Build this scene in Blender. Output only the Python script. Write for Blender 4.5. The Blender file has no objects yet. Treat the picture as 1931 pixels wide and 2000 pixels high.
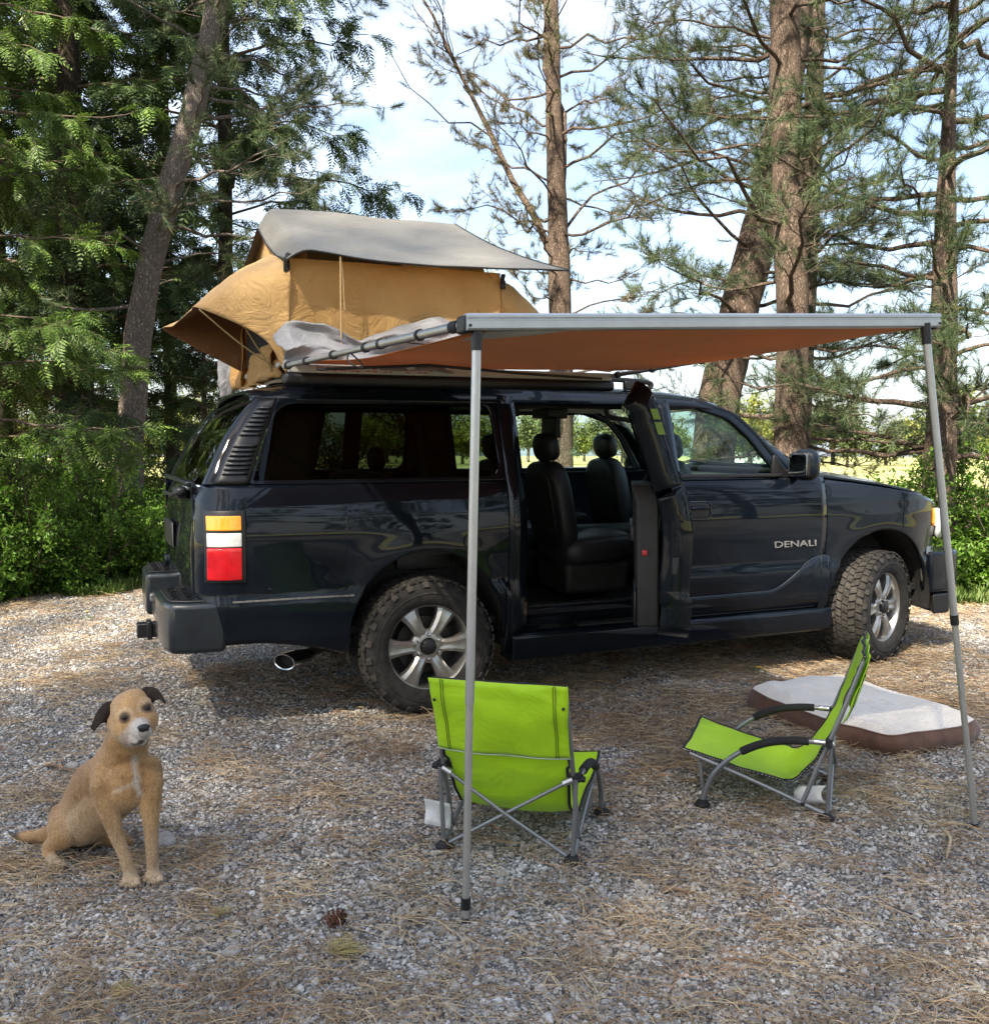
import bpy, bmesh, math, random
import numpy as np
from mathutils import Vector, Matrix, noise as mnoise

SC = bpy.context.scene
COL = SC.collection
PI = math.pi
rad = math.radians
random.seed(7)
RNG = np.random.default_rng(11)

# ---------------------------------------------------------------- camera
cam_d = bpy.data.cameras.new('camera')
cam = bpy.data.objects.new('camera', cam_d)
COL.objects.link(cam)
cam.location = (-1.85, -6.25, 1.57)
cam.rotation_euler = (rad(90 - 4.15), 0, rad(-23.2))
cam_d.sensor_fit = 'HORIZONTAL'
cam_d.sensor_width = 36.0
cam_d.lens = 36.0
cam_d.clip_start = 0.05
cam_d.clip_end = 3000
SC.camera = cam

# ---------------------------------------------------------------- light
SUN_DIR = Vector((-0.50, -0.42, 0.757)).normalized()      # towards the sun
sun_d = bpy.data.lights.new('sun', 'SUN')
sun_d.energy = 5.0
sun_d.angle = rad(1.2)
sun_d.color = (1.0, 0.90, 0.74)
sun = bpy.data.objects.new('sun', sun_d)
COL.objects.link(sun)
sun.rotation_euler = SUN_DIR.to_track_quat('Z', 'Y').to_euler()
world = bpy.data.worlds.new('World')
SC.world = world
world.use_nodes = True
wn = world.node_tree
wn.nodes.clear()
w_out = wn.nodes.new('ShaderNodeOutputWorld')
w_bg = wn.nodes.new('ShaderNodeBackground')
w_bg.inputs['Strength'].default_value = 0.082
w_sky = wn.nodes.new('ShaderNodeTexSky')
w_sky.sky_type = 'NISHITA'
w_sky.sun_disc = False
w_sky.sun_elevation = math.asin(SUN_DIR.z)
w_sky.sun_rotation = math.atan2(SUN_DIR.x, SUN_DIR.y)
w_sky.air_density = 1.0
w_sky.dust_density = 2.2
w_sky.ozone_density = 1.0
# thin high cloud, in the direction of the sky itself
w_tc = wn.nodes.new('ShaderNodeTexCoord')
w_map = wn.nodes.new('ShaderNodeMapping')
w_map.inputs['Scale'].default_value = (1.0, 1.0, 2.6)
w_n = wn.nodes.new('ShaderNodeTexNoise')
w_n.inputs['Scale'].default_value = 2.6
w_n.inputs['Detail'].default_value = 8
w_n.inputs['Roughness'].default_value = 0.55
w_n.inputs['Distortion'].default_value = 0.6
w_r = wn.nodes.new('ShaderNodeValToRGB')
w_r.color_ramp.elements[0].position = 0.42
w_r.color_ramp.elements[0].color = (0.10, 0.10, 0.10, 1)
w_r.color_ramp.elements[1].position = 0.74
w_r.color_ramp.elements[1].color = (0.85, 0.85, 0.85, 1)
w_mix = wn.nodes.new('ShaderNodeMix')
w_mix.data_type = 'RGBA'
w_mix.inputs['B'].default_value = (5.0, 5.5, 6.2, 1)
wn.links.new(w_tc.outputs['Generated'], w_map.inputs['Vector'])
wn.links.new(w_map.outputs['Vector'], w_n.inputs['Vector'])
wn.links.new(w_n.outputs['Fac'], w_r.inputs['Fac'])
wn.links.new(w_r.outputs['Color'], w_mix.inputs['Factor'])
wn.links.new(w_sky.outputs['Color'], w_mix.inputs['A'])
wn.links.new(w_mix.outputs['Result'], w_bg.inputs['Color'])
wn.links.new(w_bg.outputs['Background'], w_out.inputs['Surface'])
SC.view_settings.view_transform = 'Standard'
SC.view_settings.look = 'None'
SC.view_settings.gamma = 1.0
SC.view_settings.use_curve_mapping = False
SC.view_settings.exposure = 2.05
SC.render.engine = 'CYCLES'
SC.cycles.max_bounces = 5
SC.cycles.diffuse_bounces = 3
SC.cycles.glossy_bounces = 3
SC.cycles.transparent_max_bounces = 10
SC.cycles.use_denoising = True
SC.cycles.caustics_reflective = False
SC.cycles.caustics_refractive = False
SC.cycles.sample_clamp_indirect = 6.0

# ---------------------------------------------------------------- materials
def nd(nt, t, **kw):
    n = nt.nodes.new(t)
    for k, v in kw.items():
        if k in n.inputs.keys():
            n.inputs[k].default_value = v
        else:
            setattr(n, k, v)
    return n

def newmat(name):
    m = bpy.data.materials.new(name)
    m.use_nodes = True
    nt = m.node_tree
    return m, nt, nt.nodes['Principled BSDF']

def pm(name, col, rough=0.5, metal=0.0, coat=0.0, var=0.12, vs=14.0, bump=0.0, bs=60.0, spec=0.5,
       col2=None, stretch=(1, 1, 1), sheen=0.0, trans=0.0, rvar=0.0):
    m, nt, b = newmat(name)
    L = nt.links
    tc = nd(nt, 'ShaderNodeTexCoord')
    mp = nd(nt, 'ShaderNodeMapping')
    mp.inputs['Scale'].default_value = stretch
    L.new(tc.outputs['Object'], mp.inputs['Vector'])
    n = nd(nt, 'ShaderNodeTexNoise', Scale=vs, Detail=5.0, Roughness=0.6)
    L.new(mp.outputs['Vector'], n.inputs['Vector'])
    r = nd(nt, 'ShaderNodeValToRGB')
    c2 = col2 if col2 else [min(1, c * (1 + var)) for c in col]
    c1 = col if col2 else [c * (1 - var) for c in col]
    r.color_ramp.elements[0].position = 0.35
    r.color_ramp.elements[1].position = 0.65
    r.color_ramp.elements[0].color = (*c1, 1)
    r.color_ramp.elements[1].color = (*c2, 1)
    L.new(n.outputs['Fac'], r.inputs['Fac'])
    L.new(r.outputs['Color'], b.inputs['Base Color'])
    b.inputs['Roughness'].default_value = rough
    if rvar:
        mr = nd(nt, 'ShaderNodeMapRange')
        mr.inputs['To Min'].default_value = max(0.02, rough - rvar)
        mr.inputs['To Max'].default_value = min(1, rough + rvar)
        L.new(n.outputs['Fac'], mr.inputs['Value'])
        L.new(mr.outputs['Result'], b.inputs['Roughness'])
    b.inputs['Metallic'].default_value = metal
    b.inputs['Coat Weight'].default_value = coat
    b.inputs['Coat Roughness'].default_value = 0.03
    b.inputs['Specular IOR Level'].default_value = spec
    b.inputs['Sheen Weight'].default_value = sheen
    if bump:
        n2 = nd(nt, 'ShaderNodeTexNoise', Scale=bs, Detail=4.0)
        L.new(mp.outputs['Vector'], n2.inputs['Vector'])
        bp = nd(nt, 'ShaderNodeBump', Strength=bump, Distance=0.02)
        L.new(n2.outputs['Fac'], bp.inputs['Height'])
        L.new(bp.outputs['Normal'], b.inputs['Normal'])
    if trans:
        out = nt.nodes['Material Output']
        tr = nd(nt, 'ShaderNodeBsdfTranslucent')
        mx = nd(nt, 'ShaderNodeMixShader', Fac=trans)
        L.new(r.outputs['Color'], tr.inputs['Color'])
        L.new(b.outputs['BSDF'], mx.inputs[1])
        L.new(tr.outputs['BSDF'], mx.inputs[2])
        L.new(mx.outputs['Shader'], out.inputs['Surface'])
    return m

def glassmat(name, tint, refl=1.0, rough=0.0):
    m = bpy.data.materials.new(name)
    m.use_nodes = True
    nt = m.node_tree
    nt.nodes.clear()
    L = nt.links
    out = nd(nt, 'ShaderNodeOutputMaterial')
    t = nd(nt, 'ShaderNodeBsdfTransparent')
    t.inputs['Color'].default_value = (*tint, 1)
    g = nd(nt, 'ShaderNodeBsdfGlossy', Roughness=rough)
    fr = nd(nt, 'ShaderNodeLayerWeight', Blend=0.5)          # facing = 1 - |cos|, the same from both sides
    pw = nd(nt, 'ShaderNodeMath', operation='POWER'); pw.inputs[1].default_value = 5.0
    ml = nd(nt, 'ShaderNodeMath', operation='MULTIPLY_ADD')
    ml.inputs[1].default_value = 0.92 * refl; ml.inputs[2].default_value = 0.045 * refl
    L.new(fr.outputs['Facing'], pw.inputs[0])
    L.new(pw.outputs['Value'], ml.inputs[0])
    mx = nd(nt, 'ShaderNodeMixShader')
    L.new(ml.outputs['Value'], mx.inputs['Fac'])
    L.new(t.outputs['BSDF'], mx.inputs[1])
    L.new(g.outputs['BSDF'], mx.inputs[2])
    L.new(mx.outputs['Shader'], out.inputs['Surface'])
    return m

M = {}

# ---------------------------------------------------------------- mesh helpers
def link(o, parent=None):
    COL.objects.link(o)
    if parent:
        o.parent = parent
    return o

def tag(o, label=None, cat=None, group=None, kind=None):
    if label: o['label'] = label
    if cat: o['category'] = cat
    if group: o['group'] = group
    if kind: o['kind'] = kind
    return o

def thing(name, label, cat, loc=(0, 0, 0), rz=0.0, group=None):
    o = bpy.data.objects.new(name, None)
    o.empty_display_size = 0.1
    link(o)
    o.location = loc
    o.rotation_euler = (0, 0, rz)
    return tag(o, label, cat, group)

def copy_tree(o, parent=None):
    c = o.copy()
    link(c, parent)
    for ch in list(o.children):
        copy_tree(ch, c)
    return c

def npmesh(name, V, F, mat, parent=None, smooth=True):
    """fast mesh from arrays; every face has the same number of corners"""
    V = np.asarray(V, np.float32).reshape(-1, 3)
    F = np.asarray(F, np.int32)
    k = F.shape[1]
    me = bpy.data.meshes.new(name)
    me.vertices.add(len(V)); me.vertices.foreach_set('co', V.ravel())
    me.loops.add(F.size); me.loops.foreach_set('vertex_index', F.ravel())
    me.polygons.add(len(F))
    me.polygons.foreach_set('loop_start', np.arange(0, F.size, k, dtype=np.int32))
    me.polygons.foreach_set('loop_total', np.full(len(F), k, np.int32))
    if smooth:
        me.polygons.foreach_set('use_smooth', np.ones(len(F), bool))
    me.update(calc_edges=True)
    for mm in (mat if isinstance(mat, (list, tuple)) else [mat]):
        me.materials.append(mm)
    return link(bpy.data.objects.new(name, me), parent)

class MB:
    def __init__(s):
        s.v = []; s.f = []; s.m = []; s.cm = 0
    def add(s, V, F):
        b = len(s.v)
        s.v += [tuple(p) for p in V]
        for q in F:
            s.f.append(tuple(b + i for i in q)); s.m.append(s.cm)
        return s
    def box(s, c, size, rot=None):
        hx, hy, hz = (x / 2 for x in size)
        V = [Vector((x, y, z)) for x in (-hx, hx) for y in (-hy, hy) for z in (-hz, hz)]
        if rot is not None: V = [rot @ p for p in V]
        c = Vector(c)
        return s.add([p + c for p in V], [(0, 1, 3, 2), (4, 6, 7, 5), (0, 4, 5, 1), (2, 3, 7, 6), (0, 2, 6, 4), (1, 5, 7, 3)])
    def tube(s, pts, r, n=8, caps=True, closed=False, squash=None):
        pts = [Vector(p) for p in pts]
        m = len(pts)
        if not isinstance(r, (list, tuple)): r = [r] * m
        up = None; V = []
        for i in range(m):
            a = pts[i - 1] if (i > 0 or closed) else pts[i]
            b = pts[(i + 1) % m] if (i < m - 1 or closed) else pts[i]
            t = (b - a)
            t = t.normalized() if t.length > 1e-9 else Vector((0, 0, 1))
            if up is None:
                up = t.orthogonal().normalized()
                if abs(t.z) < 0.9: up = (Vector((0, 0, 1)) - t * t.z).normalized()
            else:
                up = up - t * up.dot(t)
                up = up.normalized() if up.length > 1e-6 else t.orthogonal().normalized()
            w = t.cross(up)
            for k in range(n):
                a_ = 2 * PI * k / n
                q = squash if squash else (1, 1)
                V.append(pts[i] + up * (r[i] * math.cos(a_) * q[0]) + w * (r[i] * math.sin(a_) * q[1]))
        F = []
        for i in range(m if closed else m - 1):
            j = (i + 1) % m
            for k in range(n):
                k2 = (k + 1) % n
                F.append((i * n + k, i * n + k2, j * n + k2, j * n + k))
        if caps and not closed:
            F.append(tuple(range(n - 1, -1, -1))); F.append(tuple((m - 1) * n + k for k in range(n)))
        return s.add(V, F)
    def grid(s, fn, nu, nv, wrapu=False, flip=False):
        V = []
        for i in range(nu + (0 if wrapu else 1)):
            for j in range(nv + 1):
                V.append(fn(i / nu, j / nv))
        F = []
        mu = nu if wrapu else nu + 1
        for i in range(nu):
            i2 = (i + 1) % mu
            for j in range(nv):
                q = (i * (nv + 1) + j, i2 * (nv + 1) + j, i2 * (nv + 1) + j + 1, i * (nv + 1) + j + 1)
                F.append(q[::-1] if flip else q)
        return s.add(V, F)
    def lathe(s, prof, n, mtx=None):
        V = []
        for (r, h) in prof:
            for k in range(n):
                a = 2 * PI * k / n
                p = Vector((r * math.cos(a), r * math.sin(a), h))
                V.append(mtx @ p if mtx else p)
        F = []
        for i in range(len(prof) - 1):
            for k in range(n):
                k2 = (k + 1) % n
                F.append((i * n + k, i * n + k2, (i + 1) * n + k2, (i + 1) * n + k))
        return s.add(V, F)
    def sell(s, c, size, e=2.0, rot=None, nu=16, nv=10, fn=None):
        """superellipsoid: e=2 an ellipsoid, larger e a cushion-like box"""
        def sp(x): return math.copysign(abs(x) ** (2.0 / e), x)
        V = []; c = Vector(c)
        for j in range(nv + 1):
            th = -PI / 2 + PI * j / nv
            for i in range(nu):
                ph = 2 * PI * i / nu
                p = Vector((sp(math.cos(th)) * sp(math.cos(ph)) * size[0] / 2, sp(math.cos(th)) * sp(math.sin(ph)) * size[1] / 2, sp(math.sin(th)) * size[2] / 2))
                if fn: p = fn(p)
                if rot is not None: p = rot @ p
                V.append(p + c)
        F = []
        for j in range(nv):
            for i in range(nu):
                i2 = (i + 1) % nu
                F.append((j * nu + i, j * nu + i2, (j + 1) * nu + i2, (j + 1) * nu + i))
        return s.add(V, F)
    def prism(s, poly, t0, t1, mp):
        """poly of (a,b); mp(a,b,t) -> point"""
        n = len(poly)
        V = [mp(a, b, t0) for a, b in poly] + [mp(a, b, t1) for a, b in poly]
        F = [tuple(range(n - 1, -1, -1)), tuple(range(n, 2 * n))]
        for i in range(n):
            j = (i + 1) % n
            F.append((i, j, n + j, n + i))
        return s.add(V, F)
    def build(s, name, mat, parent=None, smooth=True, ang=38, recalc=True, bevel=0.0, seg=2, solid=0.0, soff=-1.0, sub=0, weld=False):
        me = bpy.data.meshes.new(name)
        me.from_pydata([tuple(p) for p in s.v], [], s.f)
        if recalc or weld:
            bm = bmesh.new(); bm.from_mesh(me)
            if weld: bmesh.ops.remove_doubles(bm, verts=bm.verts, dist=1e-4)
            if recalc: bmesh.ops.recalc_face_normals(bm, faces=bm.faces)
            bm.to_mesh(me); bm.free()
        mats = mat if isinstance(mat, (list, tuple)) else [mat]
        for mm in mats: me.materials.append(mm)
        if len(mats) > 1: me.polygons.foreach_set('material_index', s.m)
        if smooth:
            me.polygons.foreach_set('use_smooth', [True] * len(me.polygons))
            me.set_sharp_from_angle(angle=rad(ang))
        o = link(bpy.data.objects.new(name, me), parent)
        if sub:
            md = o.modifiers.new('sub', 'SUBSURF'); md.levels = sub; md.render_levels = sub
        if solid:
            md = o.modifiers.new('solid', 'SOLIDIFY'); md.thickness = solid; md.offset = soff
        if bevel:
            md = o.modifiers.new('bevel', 'BEVEL'); md.width = bevel; md.segments = seg; md.limit_method = 'ANGLE'; md.angle_limit = rad(35)
            md.harden_normals = False
        return o

def interp(tab, x):
    xs = [t[0] for t in tab]; ys = [t[1] for t in tab]
    return float(np.interp(x, xs, ys))

def bez(p, n=16):
    """Catmull-Rom through the points"""
    p = [Vector(q) for q in p]
    q = [p[0] * 2 - p[1]] + p + [p[-1] * 2 - p[-2]]
    out = []
    for i in range(1, len(q) - 2):
        for k in range(n):
            t = k / n
            a, b, c, d = q[i - 1], q[i], q[i + 1], q[i + 2]
            out.append(0.5 * ((2 * b) + (c - a) * t + (2 * a - 5 * b + 4 * c - d) * t * t + (3 * b - a - 3 * c + d) * t ** 3))
    out.append(p[-1])
    return out

def roundpoly(poly, r, n=5, sub=6):
    """rounded polygon with a fixed number of points per corner and per edge"""
    N = len(poly); rr = r if isinstance(r, (list, tuple)) else [r] * N
    P_ = [Vector((a, b)) for a, b in poly]
    corners = []
    for i in range(N):
        a, b, c = P_[i - 1], P_[i], P_[(i + 1) % N]
        d1 = (a - b); d2 = (c - b)
        q = min(rr[i], d1.length * 0.48, d2.length * 0.48)
        s, e = b + d1.normalized() * q, b + d2.normalized() * q
        corners.append([(s * (1 - t) ** 2 + b * 2 * t * (1 - t) + e * t * t) for t in [k / (n - 1) for k in range(n)]])
    out = []
    for i in range(N):
        out += corners[i]
        a, b = corners[i][-1], corners[(i + 1) % N][0]
        out += [a.lerp(b, k / (sub + 1)) for k in range(1, sub + 1)]
    return out
# ================================================================ ground
def groundz(x, y):
    d = math.hypot(x + 1.85, y + 6.25)
    return -0.0145 * max(0, d - 22)

def gravelmat(name, litter_bias):
    m, nt, b = newmat(name)
    L = nt.links
    tc = nd(nt, 'ShaderNodeTexCoord')
    v = nd(nt, 'ShaderNodeTexVoronoi', Scale=64.0)
    L.new(tc.outputs['Object'], v.inputs['Vector'])
    r = nd(nt, 'ShaderNodeValToRGB')
    e = r.color_ramp.elements
    e[0].position = 0.0; e[0].color = (.10, .095, .09, 1)
    e[1].position = 1.0; e[1].color = (.60, .59, .57, 1)
    x = e.new(.45); x.color = (.24, .23, .215, 1)
    x = e.new(.75); x.color = (.36, .34, .31, 1)
    sp = nd(nt, 'ShaderNodeSeparateColor')
    L.new(v.outputs['Color'], sp.inputs['Color'])
    L.new(sp.outputs['Red'], r.inputs['Fac'])
    dk = nd(nt, 'ShaderNodeMapRange'); dk.inputs['From Min'].default_value = .0; dk.inputs['From Max'].default_value = .55
    dk.inputs['To Min'].default_value = 1.0; dk.inputs['To Max'].default_value = .45
    L.new(v.outputs['Distance'], dk.inputs['Value'])
    mul = nd(nt, 'ShaderNodeMix', data_type='RGBA', blend_type='MULTIPLY'); mul.inputs['Factor'].default_value = 1
    L.new(r.outputs['Color'], mul.inputs['A']); L.new(dk.outputs['Result'], mul.inputs['B'])
    n = nd(nt, 'ShaderNodeTexNoise', Scale=.9, Detail=9.0, Roughness=.68)
    L.new(tc.outputs['Object'], n.inputs['Vector'])
    mr = nd(nt, 'ShaderNodeMapRange'); mr.inputs['From Min'].default_value = .48 - litter_bias; mr.inputs['From Max'].default_value = .72 - litter_bias; mr.inputs['To Max'].default_value = .32
    L.new(n.outputs['Fac'], mr.inputs['Value'])
    ln = nd(nt, 'ShaderNodeTexNoise', Scale=60.0, Detail=6.0, Roughness=.7)
    L.new(tc.outputs['Object'], ln.inputs['Vector'])
    lr = nd(nt, 'ShaderNodeValToRGB')
    lr.color_ramp.elements[0].position = .3; lr.color_ramp.elements[0].color = (.10, .068, .042, 1)
    lr.color_ramp.elements[1].position = .7; lr.color_ramp.elements[1].color = (.30, .21, .12, 1)
    L.new(ln.outputs['Fac'], lr.inputs['Fac'])
    mx = nd(nt, 'ShaderNodeMix', data_type='RGBA')
    L.new(mr.outputs['Result'], mx.inputs['Factor'])
    L.new(mul.outputs['Result'], mx.inputs['A']); L.new(lr.outputs['Color'], mx.inputs['B'])
    L.new(mx.outputs['Result'], b.inputs['Base Color'])
    b.inputs['Roughness'].default_value = .9
    bp = nd(nt, 'ShaderNodeBump', Strength=.8, Distance=.02, invert=True)
    L.new(v.outputs['Distance'], bp.inputs['Height'])
    L.new(bp.outputs['Normal'], b.inputs['Normal'])
    return m
M['gravel'] = gravelmat('gravel_ground', 0.0)
M['grassland'] = pm('meadow', (.20, .22, .055), rough=.95, col2=(.36, .33, .13), vs=.35, bump=.6, bs=6)
M['forestfloor'] = pm('forest_floor', (.09, .055, .03), rough=.95, col2=(.22, .15, .08), vs=4.0, bump=.8, bs=30)

def sheet(name, pts_fn, nx, ny, mat):
    mb = MB(); mb.grid(pts_fn, nx, ny)
    o = mb.build(name, mat, None, recalc=False); o['kind'] = 'structure'
    return o
def warp(t, k=5): return math.copysign(abs(t) ** k, t)
sheet('meadow', lambda u, v: (lambda x, y: (x, y, groundz(x, y) - .012))(900 * warp(u * 2 - 1, 3), 900 * warp(v * 2 - 1, 3)), 60, 60, M['grassland'])
def ff(u, v):
    x, y = -34 + 60 * u, -26 + 46 * v
    return (x, y, groundz(x, y) - .006 + .05 * mnoise.noise(Vector((x * .4, y * .4, 0))) * min(1, max(0, (y - 7) / 3)))
sheet('forest_floor', ff, 90, 70, M['forestfloor'])
def gv(u, v):
    a = -26 + 46 * u
    y1 = 5.4 + .5 * mnoise.noise(Vector((a * .35, 3, 0))) + .2 * mnoise.noise(Vector((a * 1.3, 8, 0)))
    if a < -3.2: y1 -= .0
    y = -24 + (y1 + 24) * v
    return (a, y, .012 * mnoise.noise(Vector((a * .8, y * .8, 0))) * min(1, max(0, (1.2 - v * 1.2))) * 0)
sheet('gravel_clearing', gv, 120, 60, M['gravel'])

# ---------------------------------------------------------------- scatter with geometry nodes
def scatter(name, P, rot, scl, coll_objs, kind='stuff', label=None, cat=None):
    col = bpy.data.collections.new(name + '_pieces')
    for o in coll_objs: col.objects.link(o)
    me = bpy.data.meshes.new(name)
    me.vertices.add(len(P)); me.vertices.foreach_set('co', np.asarray(P, np.float32).ravel())
    a = me.attributes.new('rot', 'FLOAT_VECTOR', 'POINT'); a.data.foreach_set('vector', np.asarray(rot, np.float32).ravel())
    a = me.attributes.new('scl', 'FLOAT_VECTOR', 'POINT'); a.data.foreach_set('vector', np.asarray(scl, np.float32).ravel())
    me.update()
    o = link(bpy.data.objects.new(name, me))
    ng = bpy.data.node_groups.new(name, 'GeometryNodeTree')
    ng.interface.new_socket('Geometry', in_out='INPUT', socket_type='NodeSocketGeometry')
    ng.interface.new_socket('Geometry', in_out='OUTPUT', socket_type='NodeSocketGeometry')
    N = ng.nodes; L = ng.links
    gi, go = N.new('NodeGroupInput'), N.new('NodeGroupOutput')
    ci = N.new('GeometryNodeCollectionInfo'); ci.inputs['Collection'].default_value = col
    ci.inputs['Separate Children'].default_value = True; ci.inputs['Reset Children'].default_value = True
    ip = N.new('GeometryNodeInstanceOnPoints'); ip.inputs['Pick Instance'].default_value = True
    ra = N.new('GeometryNodeInputNamedAttribute'); ra.data_type = 'FLOAT_VECTOR'; ra.inputs['Name'].default_value = 'rot'
    sa = N.new('GeometryNodeInputNamedAttribute'); sa.data_type = 'FLOAT_VECTOR'; sa.inputs['Name'].default_value = 'scl'
    rv = N.new('FunctionNodeRandomValue'); rv.data_type = 'INT'
    rv.inputs[4].default_value = 0; rv.inputs[5].default_value = len(coll_objs) - 1
    L.new(gi.outputs[0], ip.inputs['Points']); L.new(ci.outputs[0], ip.inputs['Instance'])
    L.new(rv.outputs[2], ip.inputs['Instance Index'])
    L.new(ra.outputs['Attribute'], ip.inputs['Rotation']); L.new(sa.outputs['Attribute'], ip.inputs['Scale'])
    L.new(ip.outputs['Instances'], go.inputs[0])
    md = o.modifiers.new('scatter', 'NODES'); md.node_group = ng
    return tag(o, label, cat, kind=kind)

def ramp_random_mat(name, stops, rough=.8, island=False, trans=0.0, bump=0.0, val=0.0):
    """colour picked per piece; stops of (position, colour)"""
    m, nt, b = newmat(name)
    L = nt.links
    if island:
        g = nd(nt, 'ShaderNodeNewGeometry'); src = g.outputs['Random Per Island']
    else:
        g = nd(nt, 'ShaderNodeObjectInfo'); src = g.outputs['Random']
    r = nd(nt, 'ShaderNodeValToRGB')
    e = r.color_ramp.elements
    while len(e) < len(stops): e.new(.5)
    for q, (p, c) in zip(e, sorted(stops)):
        q.position = p; q.color = (*c, 1)
    L.new(src, r.inputs['Fac'])
    colout = r.outputs['Color']
    if val:
        tc = nd(nt, 'ShaderNodeTexCoord')
        n = nd(nt, 'ShaderNodeTexNoise', Scale=val, Detail=3.0)
        L.new(tc.outputs['Object'], n.inputs['Vector'])
        mr = nd(nt, 'ShaderNodeMapRange'); mr.inputs['From Min'].default_value = .3; mr.inputs['From Max'].default_value = .7
        mr.inputs['To Min'].default_value = .65; mr.inputs['To Max'].default_value = 1.3
        L.new(n.outputs['Fac'], mr.inputs['Value'])
        mu = nd(nt, 'ShaderNodeMix', data_type='RGBA', blend_type='MULTIPLY'); mu.inputs['Factor'].default_value = 1
        L.new(colout, mu.inputs['A']); L.new(mr.outputs['Result'], mu.inputs['B'])
        colout = mu.outputs['Result']
    L.new(colout, b.inputs['Base Color'])
    b.inputs['Roughness'].default_value = rough
    b.inputs['Specular IOR Level'].default_value = .35
    if trans:
        out = nt.nodes['Material Output']
        tr = nd(nt, 'ShaderNodeBsdfTranslucent'); mx = nd(nt, 'ShaderNodeMixShader', Fac=trans)
        L.new(colout, tr.inputs['Color']); L.new(b.outputs['BSDF'], mx.inputs[1]); L.new(tr.outputs['BSDF'], mx.inputs[2])
        L.new(mx.outputs['Shader'], out.inputs['Surface'])
    return m
M['stone'] = ramp_random_mat('gravel_stone', [(0, (.12, .112, .103)), (.18, (.26, .247, .23)), (.42, (.37, .352, .328)), (.65, (.45, .43, .40)), (.82, (.54, .522, .49)), (.94, (.62, .61, .59)), (1.0, (.72, .71, .69))], rough=.75)
M['needle'] = ramp_random_mat('fallen_needles', [(0, (.17, .11, .06)), (.35, (.30, .20, .11)), (.65, (.42, .31, .18)), (.9, (.54, .43, .27)), (1, (.40, .20, .09))], rough=.85)

def pebble(seed):
    rs = np.random.default_rng(seed)
    bm = bmesh.new(); bmesh.ops.create_icosphere(bm, subdivisions=1, radius=.5)
    for v in bm.verts:
        k = 1 + rs.uniform(-.28, .18)
        v.co = Vector((v.co.x * k * 1.15, v.co.y * k * .85, v.co.z * k * .62))
    me = bpy.data.meshes.new('pebble'); bm.to_mesh(me); bm.free(); me.materials.append(M['stone'])
    return bpy.data.objects.new('pebble', me)
def needle_clump(seed, n, L0, spread, wid):
    rs = np.random.default_rng(seed)
    V = []; F = []
    for i in range(n):
        a = rs.uniform(0, 2 * PI); c = rs.uniform(-.7, .7); l = L0 * rs.uniform(.55, 1.1)
        x, y = rs.normal(0, spread, 2); z0 = rs.uniform(.001, .012)
        b = len(V)
        for k in range(4):
            t = k / 3; aa = a + c * t
            px, py = x + l * (t - .5) * math.cos(aa), y + l * (t - .5) * math.sin(aa)
            w = wid * (1 - .55 * abs(t - .4))
            nx, ny = -math.sin(aa) * w, math.cos(aa) * w
            zz = z0 + .008 * math.sin(PI * t) * rs.uniform(.3, 1)
            V += [(px + nx, py + ny, zz), (px - nx, py - ny, zz + .0012)]
            if k: F.append((b + 2 * k - 2, b + 2 * k, b + 2 * k + 1, b + 2 * k - 1))
    me = bpy.data.meshes.new('needle_clump'); me.from_pydata(V, [], F); me.materials.append(M['needle'])
    return bpy.data.objects.new('needle_clump', me)

CAMP = np.array([-1.85, -6.25])
FW = np.array([math.sin(rad(23.2)), math.cos(rad(23.2))]); RT = np.array([FW[1], -FW[0]])
def vis_scatter(n, d0, d1, p=1.0, margin=.15):
    """points on the ground in front of the viewer, density falling with distance"""
    u = RNG.random(n)
    d = d0 + (d1 - d0) * u ** p
    lat = (RNG.random(n) * 2 - 1) * (.5 + margin) * (d + .4)
    P = CAMP + d[:, None] * FW + lat[:, None] * RT
    return P, d
def litter_field(x, y):
    v = mnoise.fractal(Vector((x * 1.9 + 4, y * 1.9, .3)), .9, 2.1, 4) * .5
    v += mnoise.noise(Vector((x * .35, y * .35, 5))) * .35
    # more litter close to the car and towards the right
    v += .30 * max(0, min(1, (y + 3.2) / 1.6)) * max(0, min(1, (x + 1.3) / 1.2)) + .05 * max(0, min(1.5, x)) - .05
    return v
# stones
Pn, d = vis_scatter(300000, 1.9, 11.0, 1.4)
lf = np.array([litter_field(a, b) for a, b in Pn])
keep = RNG.random(len(Pn)) < np.clip(1.1 - .7 * np.clip(lf, 0, 1), .45, 1)
keep &= Pn[:, 1] < 5.2
Pn, d = Pn[keep], d[keep]
n = len(Pn)
sz = np.clip(np.exp(RNG.normal(math.log(.0117), .34, n)), .006, .045) * (1 + .035 * np.clip(d - 4, 0, 8))
zz = -.0015 + sz * RNG.uniform(.02, .26, n)
rot = np.stack([RNG.normal(0, .35, n), RNG.normal(0, .35, n), RNG.uniform(0, 6.28, n)], 1)
scatter('gravel_stones', np.column_stack([Pn, zz]), rot, np.stack([sz * RNG.uniform(.8, 1.35, n), sz, sz], 1), [pebble(i) for i in range(14)], label='loose grey and white gravel stones covering the clearing', cat='gravel')
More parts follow.
